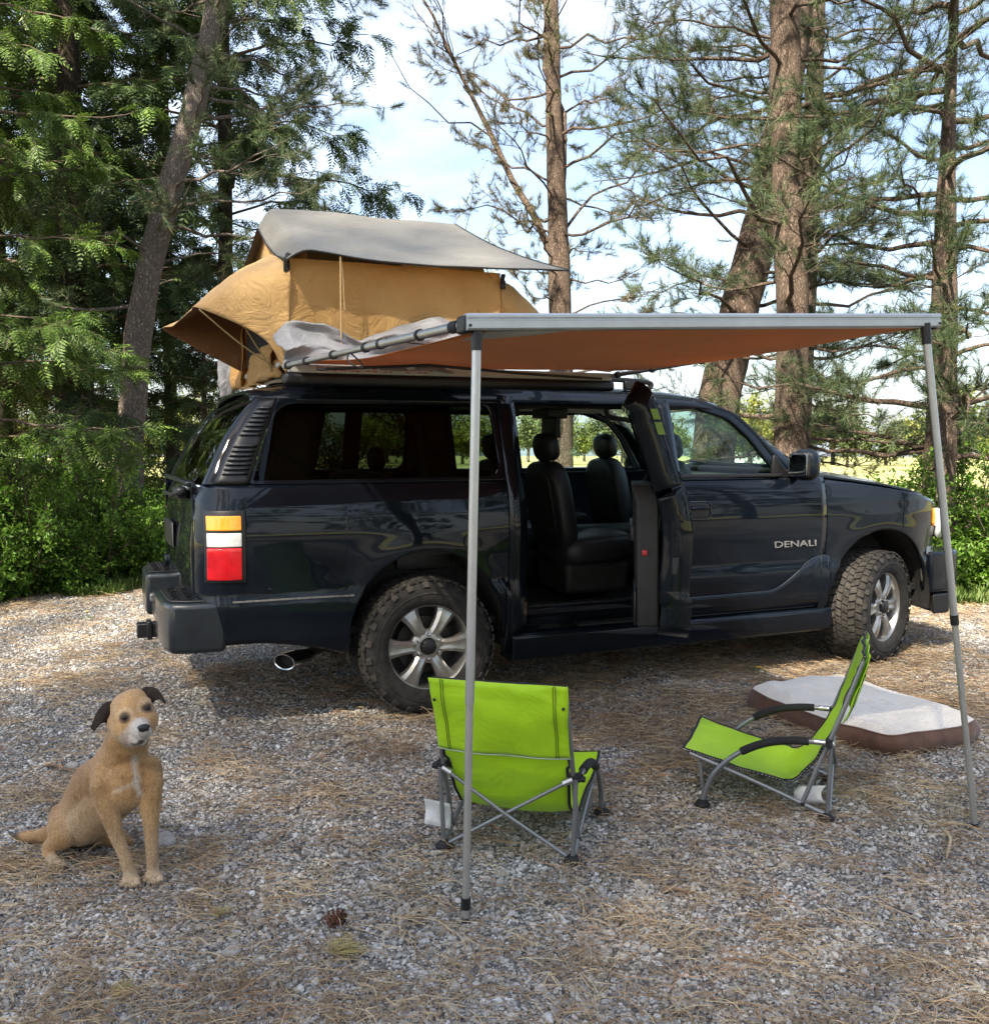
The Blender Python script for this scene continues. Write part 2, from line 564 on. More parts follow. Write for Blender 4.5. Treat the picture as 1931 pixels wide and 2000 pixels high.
# needles
Pn, d = vis_scatter(120000, 1.9, 13.0, 1.3)
lf = np.array([litter_field(a, b) for a, b in Pn])
keep = RNG.random(len(Pn)) < np.clip((lf + .08) * 1.0, .12, .58)
keep &= Pn[:, 1] < 6.5
Pn, d = Pn[keep], d[keep]; n = len(Pn)
rot = np.stack([RNG.normal(0, .12, n), RNG.normal(0, .12, n), RNG.uniform(0, 6.28, n)], 1)
s_ = RNG.uniform(.7, 1.25, n)
scatter('fallen_pine_needles', np.column_stack([Pn, .006 + RNG.uniform(0, .010, n)]), rot, np.stack([s_, s_, s_], 1), [needle_clump(40 + i, 5, .095, .03, .00085) for i in range(8)] + [needle_clump(60 + i, 9, .11, .05, .00085) for i in range(4)], label='dry brown pine needles strewn over the gravel', cat='pine needles')

# ================================================================ trees
def barkmat(name, c1, c2, sc=14.0, sunny=None):
    m, nt, b = newmat(name)
    L = nt.links
    tc = nd(nt, 'ShaderNodeTexCoord')
    mp = nd(nt, 'ShaderNodeMapping'); mp.inputs['Scale'].default_value = (1, 1, .28)
    L.new(tc.outputs['Object'], mp.inputs['Vector'])
    v = nd(nt, 'ShaderNodeTexVoronoi', Scale=sc, feature='DISTANCE_TO_EDGE')
    n0 = nd(nt, 'ShaderNodeTexNoise', Scale=sc * .8, Detail=5.0)
    L.new(mp.outputs['Vector'], n0.inputs['Vector'])
    ad = nd(nt, 'ShaderNodeMix', data_type='RGBA'); ad.inputs['Factor'].default_value = .12
    L.new(mp.outputs['Vector'], ad.inputs['A']); L.new(n0.outputs['Color'], ad.inputs['B'])
    L.new(ad.outputs['Result'], v.inputs['Vector'])
    n = nd(nt, 'ShaderNodeTexNoise', Scale=sc * 2.5, Detail=8.0, Roughness=.7)
    L.new(mp.outputs['Vector'], n.inputs['Vector'])
    r = nd(nt, 'ShaderNodeValToRGB')
    r.color_ramp.elements[0].position = .3; r.color_ramp.elements[0].color = (*c1, 1)
    r.color_ramp.elements[1].position = .7; r.color_ramp.elements[1].color = (*c2, 1)
    L.new(n.outputs['Fac'], r.inputs['Fac'])
    L.new(r.outputs['Color'], b.inputs['Base Color'])
    b.inputs['Roughness'].default_value = .95; b.inputs['Specular IOR Level'].default_value = .2
    mr = nd(nt, 'ShaderNodeMapRange'); mr.inputs['From Max'].default_value = .18
    L.new(v.outputs['Distance'], mr.inputs['Value'])
    a2 = nd(nt, 'ShaderNodeMath', operation='MULTIPLY_ADD'); a2.inputs[1].default_value = .5
    L.new(n.outputs['Fac'], a2.inputs[0]); L.new(mr.outputs['Result'], a2.inputs[2])
    bp = nd(nt, 'ShaderNodeBump', Strength=1.0, Distance=.03)
    L.new(a2.outputs['Value'], bp.inputs['Height']); L.new(bp.outputs['Normal'], b.inputs['Normal'])
    return m
M['bark'] = barkmat('pine_bark', (.075, .056, .044), (.26, .19, .145), 34)
M['bark_grey'] = barkmat('grey_bark', (.12, .10, .086), (.36, .30, .255), 36)
M['bark_dark'] = barkmat('dark_bark', (.030, .024, .018), (.09, .07, .052), 30)
M['twig'] = pm('twig', (.085, .060, .042), rough=.9, var=.3, vs=8)
M['pine_leaf'] = ramp_random_mat('pine_needles', [(0, (.030, .058, .028)), (.5, (.050, .088, .036)), (.85, (.085, .115, .040)), (1, (.16, .14, .05))], rough=.6, island=True, trans=.15, val=.7)
M['pine_leaf_dry'] = ramp_random_mat('sparse_pine_needles', [(0, (.035, .060, .030)), (.45, (.06, .085, .038)), (.7, (.16, .12, .055)), (1, (.28, .19, .09))], rough=.7, island=True, trans=.15, val=.7)
M['cedar_leaf'] = ramp_random_mat('cedar_sprays', [(0, (.034, .068, .014)), (.6, (.075, .135, .022)), (1, (.15, .23, .035))], rough=.55, island=True, trans=.25, val=.5)
M['fir_leaf'] = ramp_random_mat('fir_sprays', [(0, (.022, .048, .016)), (.7, (.045, .082, .022)), (1, (.085, .13, .030))], rough=.6, island=True, trans=.2, val=.5)
M['shrub_leaf'] = ramp_random_mat('shrub_leaves', [(0, (.065, .14, .016)), (.6, (.12, .24, .026)), (1, (.19, .33, .05))], rough=.45, island=True, trans=.45, val=1.2)
M['spring_leaf'] = ramp_random_mat('spring_leaves', [(0, (.13, .17, .03)), (.6, (.22, .25, .05)), (1, (.33, .32, .09))], rough=.6, island=True, trans=.4, val=.3)
M['far_leaf'] = ramp_random_mat('far_leaves', [(0, (.06, .09, .035)), (.6, (.11, .14, .05)), (1, (.17, .19, .08))], rough=.7, island=True, trans=.3, val=.3)

def nrm(a): return a / (np.linalg.norm(a, axis=-1, keepdims=True) + 1e-9)
def tubes_np(P, R, n):
    """many tubes at once; P (B,K,3), R (B,K)"""
    B, K, _ = P.shape
    T = nrm(np.gradient(P, axis=1))
    up = np.where(np.abs(T[..., 2:3]) > .9, np.array([1., 0, 0]), np.array([0., 0, 1.]))
    # keep one reference per tube so that it does not twist
    up = np.repeat(up[:, :1], K, 1)
    U = nrm(np.cross(up, T)); W = np.cross(T, U)
    a = np.arange(n) * 2 * PI / n
    V = P[:, :, None] + R[:, :, None, None] * (U[:, :, None] * np.cos(a)[None, None, :, None] + W[:, :, None] * np.sin(a)[None, None, :, None])
    idx = np.arange(B * K * n).reshape(B, K, n)
    F = np.stack([idx[:, :-1], np.roll(idx, -1, 2)[:, :-1], np.roll(idx, -1, 2)[:, 1:], idx[:, 1:]], -1).reshape(-1, 4)
    return V.reshape(-1, 3), F
def curve_at(P, t):
    """P (K,3) polyline, t (n,) in 0..1 -> points and tangents"""
    K = len(P) - 1
    s = np.clip(t * K, 0, K - 1e-6); i = s.astype(int); f = (s - i)[:, None]
    return P[i] * (1 - f) + P[i + 1] * f, nrm(P[i + 1] - P[i])
def branch_paths(S, D, Ln, K, rs, bend, wig):
    """S start, D unit direction, Ln length; bend (B,) end rise per length"""
    B = len(S); t = np.linspace(0, 1, K)[None, :, None]
    side = nrm(np.cross(D, np.array([0, 0, 1.])))
    P = S[:, None] + D[:, None] * t * Ln[:, None, None]
    P = P + np.array([0, 0, 1.])[None, None] * (bend * Ln)[:, None, None] * t ** 2
    w = rs.normal(0, 1, (B, K, 1)) * wig * Ln[:, None, None]; w[:, 0] = 0
    w2 = rs.normal(0, 1, (B, K, 1)) * wig * Ln[:, None, None]; w2[:, 0] = 0
    w = np.cumsum(w, 1) * .6; w2 = np.cumsum(w2, 1) * .6
    return P + side[:, None] * w + np.array([0, 0, 1.]) * w2
def place(template, pos, axis, roll, scale):
    """template triangles (T,3,3) with its own axis +x, placed many times"""
    x = nrm(axis); r = np.where(np.abs(x[:, 2:3]) > .95, np.array([0., 1, 0]), np.array([0., 0, 1.]))
    y0 = nrm(np.cross(r, x)); z0 = np.cross(x, y0)
    c, s = np.cos(roll)[:, None], np.sin(roll)[:, None]
    y = y0 * c + z0 * s; z = -y0 * s + z0 * c
    Mx = np.stack([x, y, z], 1) * scale[:, None, None]
    V = np.einsum('tkc,ncd->ntkd', template, Mx) + pos[:, None, None]
    return V.reshape(-1, 3)
def tris(V): return np.arange(len(V)).reshape(-1, 3)

def tuft_template(n, L, w, rs, fan=1.1):
    T = []
    for i in range(n):
        th = abs(rs.normal(0, fan * .55)); ph = rs.uniform(0, 2 * PI)
        d = np.array([math.cos(th), math.sin(th) * math.cos(ph), math.sin(th) * math.sin(ph)])
        s = np.cross(d, rs.normal(0, 1, 3)); s /= np.linalg.norm(s)
        b = np.array([rs.uniform(-.10, .02), 0, 0]) * 1.0
        l = L * rs.uniform(.7, 1.1)
        T.append([b - s * w * .5, b + s * w * .5, b + d * l])
    return np.array(T)
def spray_template(rs, n=9, L=.30, lw=.045, droop=.12):
    """flat frond: side leaflets shrinking to the tip"""
    T = []
    for i in range(n):
        t = i / (n - 1); x = L * t; zc = -droop * t * t
        for sg in (-1, 1):
            l = (.13 * (1 - t) + .03) * rs.uniform(.75, 1.2)
            d = np.array([.62, sg * .78, -.18 + rs.uniform(-.15, .15)]); d /= np.linalg.norm(d)
            b = np.array([x, 0, zc]); e = b + d * l
            m = b + d * l * .45; q = np.cross(d, [0, 0, 1]); q /= np.linalg.norm(q)
            T.append([b, m + q * lw * .5, e]); T.append([b, e, m - q * lw * .5])
    return np.array(T)
def leaf_template(L=.05, w=.028):
    a = np.array([0, 0, 0]); e = np.array([L, 0, -.006]); l = np.array([L * .45, w / 2, .006]); r = np.array([L * .45, -w / 2, .006])
    return np.array([[a, r, e], [a, e, l]])

def trunk_mesh(name, path, radii, mat, parent, n=18, K=60, seed=0, flare=.25):
    P = np.array([tuple(p) for p in path]); t = np.linspace(0, 1, K)
    C, _ = curve_at(P, t)
    # smooth the polyline a little
    for _ in range(2): C[1:-1] = (C[:-2] + 2 * C[1:-1] + C[2:]) / 4
    R = np.interp(t, np.linspace(0, 1, len(radii)), radii)
    zrel = (C[:, 2] - C[0, 2]); R = R * (1 + flare * np.exp(-zrel / .35))
    V, F = tubes_np(C[None], R[None], n)
    rs = np.random.default_rng(seed)
    Vn = V.copy()
    c = np.repeat(C, n, 0); d = V - c
    k = np.array([mnoise.noise(Vector((p[0] * 6 + seed, p[1] * 6, p[2] * 2.2))) * .10 + mnoise.noise(Vector((p[0] * 16, p[1] * 16, p[2] * 5))) * .05 for p in V])
    return npmesh(name, c + d * (1 + k[:, None]), F, mat, parent), C, R

def conifer(name, label, group, base, path, radii, seed, nprim, zr, lenf, elev, bend, leafmat, mode='pine', dens=1.0, bark='bark', az=None, sub=8, twigs=4, wig=.035, bare=0.0, tscale=1.0, brad=.030, zmax=None, extra=None, trunk_n=18):
    """tree with trunk, limbs and crown; path relative to its base"""
    rs = np.random.default_rng(seed)
    T = thing(name, label, 'tree', base, 0, group)
    _, C, R = trunk_mesh('trunk', path, radii, M[bark], T, seed=seed, n=trunk_n)
    H = C[-1, 2]
    # primaries
    zs = zr[0] + (zr[1] - zr[0]) * (np.arange(nprim) + rs.uniform(-.4, .4, nprim)) / nprim
    zs = np.clip(zs, .3, H * .99)
    tt = np.interp(zs, C[:, 2], np.linspace(0, 1, len(C)))
    S, _ = curve_at(C, tt)
    a = rs.uniform(0, 6.28) + np.arange(nprim) * 2.39996 + rs.normal(0, .3, nprim)
    if az is not None: a = np.where(rs.random(nprim) < az[2], az[0] + rs.uniform(-az[1], az[1], nprim), a)
    el = np.array([elev(z) for z in zs]) + rs.normal(0, .10, nprim)
    D = np.stack([np.cos(a) * np.cos(el), np.sin(a) * np.cos(el), np.sin(el)], 1)
    Ln = np.array([lenf(z) for z in zs]) * rs.uniform(.65, 1.15, nprim)
    bn = bend + rs.normal(0, .06, nprim)
    if extra is not None:
        eS, eD, eL, eB = extra
        S = np.concatenate([S, eS]); D = np.concatenate([D, nrm(np.array(eD, float))]); Ln = np.concatenate([Ln, eL]); bn = np.concatenate([bn, eB]); nprim = len(S)
    P1 = branch_paths(S, D, Ln, 9, rs, bn, wig)
    r0 = np.clip(brad * (Ln / 2.5), .010, .09)
    R1 = r0[:, None] * np.linspace(1, .22, 9)[None]
    V1, F1 = tubes_np(P1, R1, 6)
    # secondaries
    S2 = []; D2 = []; L2 = []
    for i in range(nprim):
        m = max(2, int(sub * min(1.6, Ln[i] / 2.0)))
        t = np.sort(rs.uniform(.22 if mode != 'pine' else .30, 1.0, m)); t[-1] = 1.0
        p, tg = curve_at(P1[i], t)
        sd = nrm(np.cross(tg, np.array([0, 0, 1.])))
        sg = np.where(np.arange(m) % 2 == 0, 1., -1.)[:, None]
        k = rs.uniform(.45, 1.1, (m, 1)); k[-1] = .1
        d = nrm(tg + sd * sg * k + np.array([0, 0, 1.]) * rs.normal(.05 if mode == 'pine' else -.05, .22, (m, 1)))
        S2.append(p); D2.append(d); L2.append(Ln[i] * rs.uniform(.18, .42, m) * (1.15 - .6 * t))
    S2 = np.concatenate(S2); D2 = np.concatenate(D2); L2 = np.clip(np.concatenate(L2), .15, 2.2)
    P2 = branch_paths(S2, D2, L2, 6, rs, np.full(len(S2), (.12 if mode == 'pine' else -.12)) + rs.normal(0, .1, len(S2)), wig * 1.3)
    R2 = np.clip(.008 * L2 / .8, .004, .02)[:, None] * np.linspace(1, .35, 6)[None]
    V2, F2 = tubes_np(P2, R2, 3)
    # twigs
    nt_ = twigs; B2 = len(S2)
    t = rs.uniform(.15, 1.0, (B2, nt_)); t[:, 0] = 1.0
    s = np.clip(t * 5, 0, 5 - 1e-6); i0 = s.astype(int); f = (s - i0)[..., None]
    bi = np.arange(B2)[:, None]
    p3 = P2[bi, i0] * (1 - f) + P2[bi, i0 + 1] * f
    t3 = nrm(P2[bi, i0 + 1] - P2[bi, i0])
    d3 = nrm(t3 + rs.normal(0, .55, t3.shape) + np.array([0, 0, .15 if mode == 'pine' else -.12]))
    S3 = p3.reshape(-1, 3); D3 = d3.reshape(-1, 3); L3 = np.repeat(np.clip(L2 * .45, .10, .5), nt_) * rs.uniform(.5, 1.2, len(S3))
    P3 = branch_paths(S3, D3, L3, 4, rs, np.full(len(S3), .1 if mode == 'pine' else -.15), wig * 2)
    R3 = np.full((len(S3), 4), .0035) * np.linspace(1, .5, 4)[None]
    V3, F3 = tubes_np(P3[:, ::3] if mode != 'pine' else P3, R3[:, ::3] if mode != 'pine' else R3, 3)
    npmesh('limbs', np.concatenate([V1, V2]), np.concatenate([F1, F2 + len(V1)]), M['twig'] if bark == 'bark_dark' else M[bark], T)
    tw = npmesh('twigs', V3, F3, M['twig'], T); tw['kind'] = 'stuff'
    # foliage
    keep = rs.random(len(S3)) >= bare
    P3k = P3[keep]; n3 = len(P3k)
    pos = []; ax = []
    if mode == 'pine':
        reps = [(1.0, 1.0), (.55, .9), (.2, .5)] if dens >= .8 else [(1.0, dens)]
        for (tq, pr) in reps:
            k = rs.random(n3) < pr
            p = P3k[k, -1] if tq == 1.0 else P3k[k, 2 if tq > .4 else 1]
            pos.append(p); ax.append(nrm(P3k[k, -1] - P3k[k, 1]) + rs.normal(0, .25, (k.sum(), 3)))
        pos = np.concatenate(pos); ax = np.concatenate(ax)
        parts = []
        sel = rs.integers(0, 3, len(pos))
        for q in range(3):
            tm = tuft_template(25, .135 * tscale, .0046 * tscale, rs, 1.7)
            k = sel == q
            parts.append(place(tm, pos[k], ax[k], rs.uniform(0, 6.28, k.sum()), rs.uniform(.7, 1.25, k.sum())))
        V = np.concatenate(parts)
    else:
        # flat drooping sprays along twigs and secondaries
        k2 = rs.random(len(P2)) < 1.0
        pos = [P3k[:, 0], P3k[:, 2], P3k[:, 1], P2[:, 1], P2[:, 2], P2[:, 3], P2[:, 4], P2[:, 5]]
        ax = [P3k[:, 3] - P3k[:, 0], P3k[:, 3] - P3k[:, 2], P3k[:, 3] - P3k[:, 1], P2[:, 3] - P2[:, 1], P2[:, 4] - P2[:, 2], P2[:, 5] - P2[:, 3], P2[:, 5] - P2[:, 4], P2[:, 5] - P2[:, 4]]
        pos = np.concatenate(pos); ax = nrm(np.concatenate(ax)) + np.array([0, 0, -.25]) + rs.normal(0, .2, (len(pos), 3))
        k = rs.random(len(pos)) < dens
        pos, ax = pos[k], ax[k]
        sel = rs.integers(0, 3, len(pos)); parts = []
        for q in range(3):
            tm = spray_template(rs, 7, lw=.028) * tscale
            k = sel == q
            parts.append(place(tm, pos[k], ax[k], rs.normal(0, .35, k.sum()), rs.uniform(.6, 1.2, k.sum())))
        V = np.concatenate(parts)
    cr = npmesh('crown', V, tris(V), M[leafmat], T, smooth=False)
    cr['kind'] = 'stuff'
    return T, len(V) // 3

TRI = {}
def addt(k, r): TRI[k] = r[1]; return r[0]
V3_ = lambda *a: np.array(a, float)

# ---- pines on the right, behind the car
PK = dict(sub=9, twigs=6, wig=.045)
addt('p1', conifer('pine_tree', 'straight tall pine trunk rising behind the car bonnet', 'pines behind the car', (5.94, 3.07, -.05),
     [(0, 0, 0), (-.02, .0, 3), (-.10, .08, 5), (-.16, .12, 7), (-.2, .1, 12)], [.205, .188, .18, .172, .155, .10], 21, 44, (1.5, 10.5),
     lambda z: 2.5 if z < 3 else 2.7, lambda z: .12 if z > 3 else -.12, .05, 'pine_leaf', dens=1.0, bare=.30, az=(-2.2, 1.6, .15), **PK))
addt('p2', conifer('leaning_pine_tree', 'thick pine trunk leaning to the right behind the car roof', 'pines behind the car', (6.14, 4.94, -.05),
     [(0, 0, 0), (.02, 0, 1.3), (.11, 0, 2.2), (.60, 0, 4.0), (.90, 0, 5.0), (1.15, .0, 6.4), (1.43, .05, 8.0), (1.8, .1, 11)], [.32, .29, .275, .26, .24, .22, .19, .12], 22, 36, (2.6, 10.0),
     lambda z: 2.6, lambda z: .15, .04, 'pine_leaf', dens=1.0, bare=.32, az=(-2.9, 1.2, .3), **PK))
addt('p3', conifer('pine_tree', 'dark pine trunk with heavy low limbs standing above the right hand shrubs', 'pines behind the car', (7.06, 1.93, -.05),
     [(0, 0, 0), (0, 0, 2), (.02, .05, 3.4), (.06, .1, 4.7), (.12, .1, 7.2)], [.185, .168, .150, .115, .07, .02], 23, 52, (1.4, 7.1),
     lambda z: 2.2, lambda z: .04, .04, 'pine_leaf', dens=1.0, bare=.10, brad=.042, az=(2.6, 1.4, .3), sub=9, twigs=6, wig=.045))
addt('p4', conifer('sparse_pine_tree', 'sparse half bare pine with twin stems behind the tent', 'pines behind the car', (5.46, 8.07, -.15),
     [(0, 0, 0), (.02, .05, 3), (.01, .15, 5), (-.05, .2, 6.6), (-.05, .3, 8.7), (-.1, .3, 12)], [.215, .19, .175, .15, .12, .10, .06], 24, 46, (2.8, 11.0),
     lambda z: 2.3, lambda z: .18, .10, 'pine_leaf_dry', dens=.8, sub=9, twigs=5, bare=.30, wig=.06, brad=.026,
     extra=(np.array([[.0, .2, 4.55], [.06, .2, 5.3], [.10, .2, 5.05]]), [[-.42, .12, .95], [.07, .03, 1.0], [.80, -.2, .55]], np.array([6.0, 5.0, 2.6]), np.array([.05, .0, .12]))))
P5 = copy_tree([o for o in SC.objects if o.get('label', '').startswith('straight tall pine trunk')][0]); P5.location = (9.9, 7.6, -.2); P5.rotation_euler = (0, 0, 2.1); P5.scale = (.95, .95, 1.0)
P5['label'] = 'bushy pine filling the gap beyond the straight trunk'
# ---- left group
addt('l1', conifer('leaning_pine_tree', 'slender grey pine trunk leaning right beside the dense evergreens', 'trees on the left', (-1.2, 6.56, -.05),
     [(0, 0, 0), (.0, 0, 1.4), (.14, .02, 2.85), (.33, 0, 3.86), (.62, .0, 4.87), (.88, .0, 5.76), (1.15, .0, 6.9), (1.5, .1, 9), (1.7, .1, 11)], [.175, .165, .16, .155, .15, .14, .125, .10, .07], 31, 34, (3.2, 10.5),
     lambda z: 2.0, lambda z: .12, .0, 'pine_leaf', dens=1.0, bark='bark_grey', bare=.1, az=(-.2, 1.3, .75), **PK))
CK = dict(mode='cedar', bark='bark_dark')
addt('l2', conifer('cedar_tree', 'large green cedar with layered drooping sprays at the left edge', 'trees on the left', (-2.75, 4.9, -.05),
     [(0, 0, 0), (0, 0, 5), (.05, 0, 9), (.05, 0, 13)], [.26, .23, .17, .08], 32, 74, (1.5, 12.0),
     lambda z: 2.2 - .10 * z, lambda z: .10, -.18, 'cedar_leaf', dens=1.0, sub=12, twigs=5, tscale=.64, **CK))
addt('l3', conifer('fir_tree', 'dark dense fir standing behind the cedar', 'trees on the left', (-1.75, 8.98, -.1),
     [(0, 0, 0), (0, 0, 6), (0, 0, 12), (0, 0, 15)], [.22, .19, .15, .08], 33, 66, (2.0, 14.0),
     lambda z: 2.9 - .10 * z, lambda z: .05, -.10, 'fir_leaf', dens=.9, sub=11, twigs=4, tscale=1.0, **CK))
addt('l4', conifer('fir_tree', 'dark spreading fir behind the leaning grey trunk', 'trees on the left', (.45, 10.2, -.15),
     [(0, 0, 0), (.1, 0, 6), (.1, 0, 11), (.1, 0, 14)], [.12, .11, .09, .05], 34, 56, (3.0, 13.5),
     lambda z: 2.6 - .03 * z, lambda z: .12, -.10, 'fir_leaf', dens=.85, sub=11, twigs=4, tscale=.92, **CK))
addt('l5', conifer('young_fir_tree', 'young drooping fir with fine twigs just left of the car', 'trees on the left', (-.15, 7.75, -.1),
     [(0, 0, 0), (0, 0, 2), (.02, 0, 3.6)], [.06, .05, .03, .015], 35, 36, (.7, 3.5),
     lambda z: 1.7 - .34 * z, lambda z: .10, -.18, 'fir_leaf', dens=.55, sub=9, twigs=3, tscale=.7, **CK))
L6 = copy_tree([o for o in SC.objects if o.get('label', '').startswith('large green cedar')][0]); L6.location = (-3.5, 8.6, -.1); L6.rotation_euler = (0, 0, 2.4); L6.scale = (1.3, 1.3, 1.15)
L6['label'] = 'tall cedar behind the shrubs at the far left'

for (lab0, x, y, rz, k, lab) in (('dark dense fir', -2.95, 12.7, 1.1, 1.05, 'dark fir filling the gap behind the far left cedar'), ('large green cedar', -1.74, 13.4, 3.0, 1.4, 'broad cedar in the second row behind the leaning trunk'),
                                ('dark spreading fir', -.1, 12.9, 4.2, 1.0, 'dark fir in the second row behind the young fir')):
    c = copy_tree([o for o in SC.objects if o.get('label', '').startswith(lab0)][0]); c.location = (x, y, -.1); c.rotation_euler = (0, 0, rz); c.scale = (k, k, 1.05); c['label'] = lab
# ---- broadleaf things
def broadleaf(name, label, cat, group, base, seed, H, Rx, nstem, nleaf, leafmat, Lf=.05, trunk=None, barkm='twig', hollow=.35, zlow=.05, shape=1.0, stemr=.012):
    rs = np.random.default_rng(seed)
    T = thing(name, label, cat, base, 0, group)
    S = np.tile(np.array([[0, 0, 0.]]), (nstem, 1)) + rs.normal(0, .10 * Rx, (nstem, 3)) * [1, 1, 0]
    z0 = 0
    if trunk:
        th, tr_ = trunk
        trunk_mesh('trunk', [(0, 0, 0), (.02 * th, 0, th * .5), (0, .02 * th, th)], [tr_, tr_ * .85, tr_ * .6], M[barkm], T, seed=seed, n=10, K=16)
        S = np.stack([np.zeros(nstem), np.zeros(nstem), rs.uniform(.45, 1.0, nstem) * th], 1); z0 = th * .5
    a = rs.uniform(0, 6.28, nstem); e = rs.uniform(.35, 1.45, nstem)
    D = np.stack([np.cos(a) * np.cos(e), np.sin(a) * np.cos(e), np.sin(e)], 1)
    Ln = 1 / np.sqrt((np.cos(e) / Rx) ** 2 + (np.sin(e) / max(.2, H - z0)) ** 2) * rs.uniform(.7, 1.02, nstem)
    P1 = branch_paths(S, D, Ln, 8, rs, np.full(nstem, -.05) - .10 * np.cos(e), .03)
    V1, F1 = tubes_np(P1, np.linspace(1, .25, 8)[None] * np.full((nstem, 1), stemr), 5)
    m = 12
    t = rs.uniform(.2, 1, (nstem, m)); s = np.clip(t * 7, 0, 7 - 1e-6); i0 = s.astype(int); f = (s - i0)[..., None]; bi = np.arange(nstem)[:, None]
    p = (P1[bi, i0] * (1 - f) + P1[bi, i0 + 1] * f).reshape(-1, 3)
    d = nrm(np.repeat(D, m, 0) * .5 + rs.normal(0, .7, (nstem * m, 3)))
    L2 = np.repeat(Ln * .34, m) * rs.uniform(.4, 1.1, nstem * m)
    P2 = branch_paths(p, d, L2, 5, rs, np.full(len(p), .0), .05)
    V2, F2 = tubes_np(P2, np.linspace(1, .4, 5)[None] * np.full((len(p), 1), stemr * .35), 3)
    npmesh('stems', np.concatenate([V1, V2[:0]]), F1, M[barkm], T)
    tw = npmesh('twigs', V2, F2, M['twig'], T); tw['kind'] = 'stuff'
    q = rs.integers(0, len(P2), nleaf); tt = rs.uniform(.1, 1.0, nleaf); s = np.clip(tt * 4, 0, 4 - 1e-6); i0 = s.astype(int); f = (s - i0)[:, None]
    pos = P2[q, i0] * (1 - f) + P2[q, i0 + 1] * f + rs.normal(0, Lf * .5, (nleaf, 3))
    ax = nrm(P2[q, -1] - P2[q, 0]) * .5 + rs.normal(0, .6, (nleaf, 3)) + np.array([0, 0, -.05])
    ok = pos[:, 2] > zlow
    pos, ax = pos[ok], ax[ok]
    V = place(leaf_template(Lf, Lf * .58), pos, ax, rs.normal(0, .5, len(pos)), rs.uniform(.6, 1.25, len(pos)))
    cr = npmesh('leaves' if not trunk else 'crown', V, tris(V), M[leafmat], T, smooth=False); cr['kind'] = 'stuff'
    TRI[name + str(seed)] = len(V) // 3
    return T
for i, (x, y, h, r, lab) in enumerate([
        (-2.35, 4.75, 1.75, 1.05, 'bright green leafy shrub in front of the cedar trunk'),
        (-1.62, 5.35, 1.65, 1.05, 'bright green leafy shrub against the leaning grey trunk'),
        (-.95, 6.0, 1.15, .95, 'low bright green shrub between the leaning trunk and the car'),
        (-3.2, 4.4, 2.0, 1.2, 'taller leafy shrub at the left edge of the clearing'),
        (-.2, 6.5, .95, .85, 'low green shrub growing behind the tailgate'),
        (-1.9, 6.7, 1.9, 1.2, 'shaded shrub behind the leaning grey trunk')]):
    broadleaf('leafy_shrub', lab, 'shrub', 'shrubs along the left edge', (x, y, 0), 60 + i, h, r, 36, 14000, 'shrub_leaf', .052)
for i, (x, y, h, r, lab) in enumerate([
        (6.55, 1.55, 1.55, .75, 'bright green shrub at the foot of the dark right hand pine'),
        (7.2, 1.1, 1.75, .95, 'glossy green shrub beside the front of the car'),
        (7.6, .2, 1.8, 1.1, 'glossy green shrub behind the right awning pole'),
        (7.7, 2.2, 2.1, 1.0, 'leafy shrub behind the right hand pine trunk')]):
    broadleaf('leafy_shrub', lab, 'shrub', 'shrubs along the right edge', (x, y, 0), 70 + i, h, r, 36, 13000, 'shrub_leaf', .055)
broadleaf('budding_tree', 'small tree with fresh pale leaves beyond the tent', 'tree', None, (5.9, 16.7, -.2), 80, 9.6, 2.2, 34, 9000, 'spring_leaf', .07, trunk=(3.5, .10), barkm='bark_grey', stemr=.03)
for i, (x, y, h, r, lab) in enumerate([
        (.2, 14.0, 2.3, 2.0, 'sunlit yellow green thicket behind the young fir'),
        (-2.6, 14.5, 3.0, 2.4, 'sunlit yellow green thicket behind the dark firs'),
        (3.0, 15.0, 2.2, 2.0, 'sunlit yellow green thicket beyond the rear window')]):
    broadleaf('sunny_thicket', lab, 'shrub', 'sunlit thickets behind the trees', (x, y, -.1), 90 + i, h, r, 30, 9000, 'spring_leaf', .085, stemr=.02)
# far tree line across the meadow
rs_ = np.random.default_rng(5)
for i in range(16):
    ang_ = rad(-14 + 5.2 * i); dist = 95 + 45 * rs_.random()
    x, y = CAMP[0] + dist * math.sin(ang_ + rad(10)), CAMP[1] + dist * math.cos(ang_ + rad(10))
    h = rs_.uniform(5.5, 9.5)
    broadleaf('field_tree', 'spring tree in the far row across the meadow', 'tree', 'far trees across the meadow', (x, y, groundz(x, y)), 100 + i, h, h * rs_.uniform(.38, .6), 18, 4200,
              'spring_leaf' if rs_.random() < .55 else 'far_leaf', .42, trunk=(h * .3, .18), barkm='bark_grey', stemr=.06)
far_src = [o for o in SC.objects if o.name.startswith('field_tree')]
for i in range(44):
    ang_ = rad(-8 + 1.75 * i + rs_.uniform(-.7, .7)); dist = 120 + 70 * rs_.random()
    x, y = CAMP[0] + dist * math.sin(ang_), CAMP[1] + dist * math.cos(ang_)
    c = copy_tree(far_src[i % len(far_src)]); c.location = (x, y, groundz(x, y)); k = rs_.uniform(.9, 1.35); c.scale = (k * 1.25, k * 1.25, k); c.rotation_euler = (0, 0, rs_.uniform(0, 6.28))
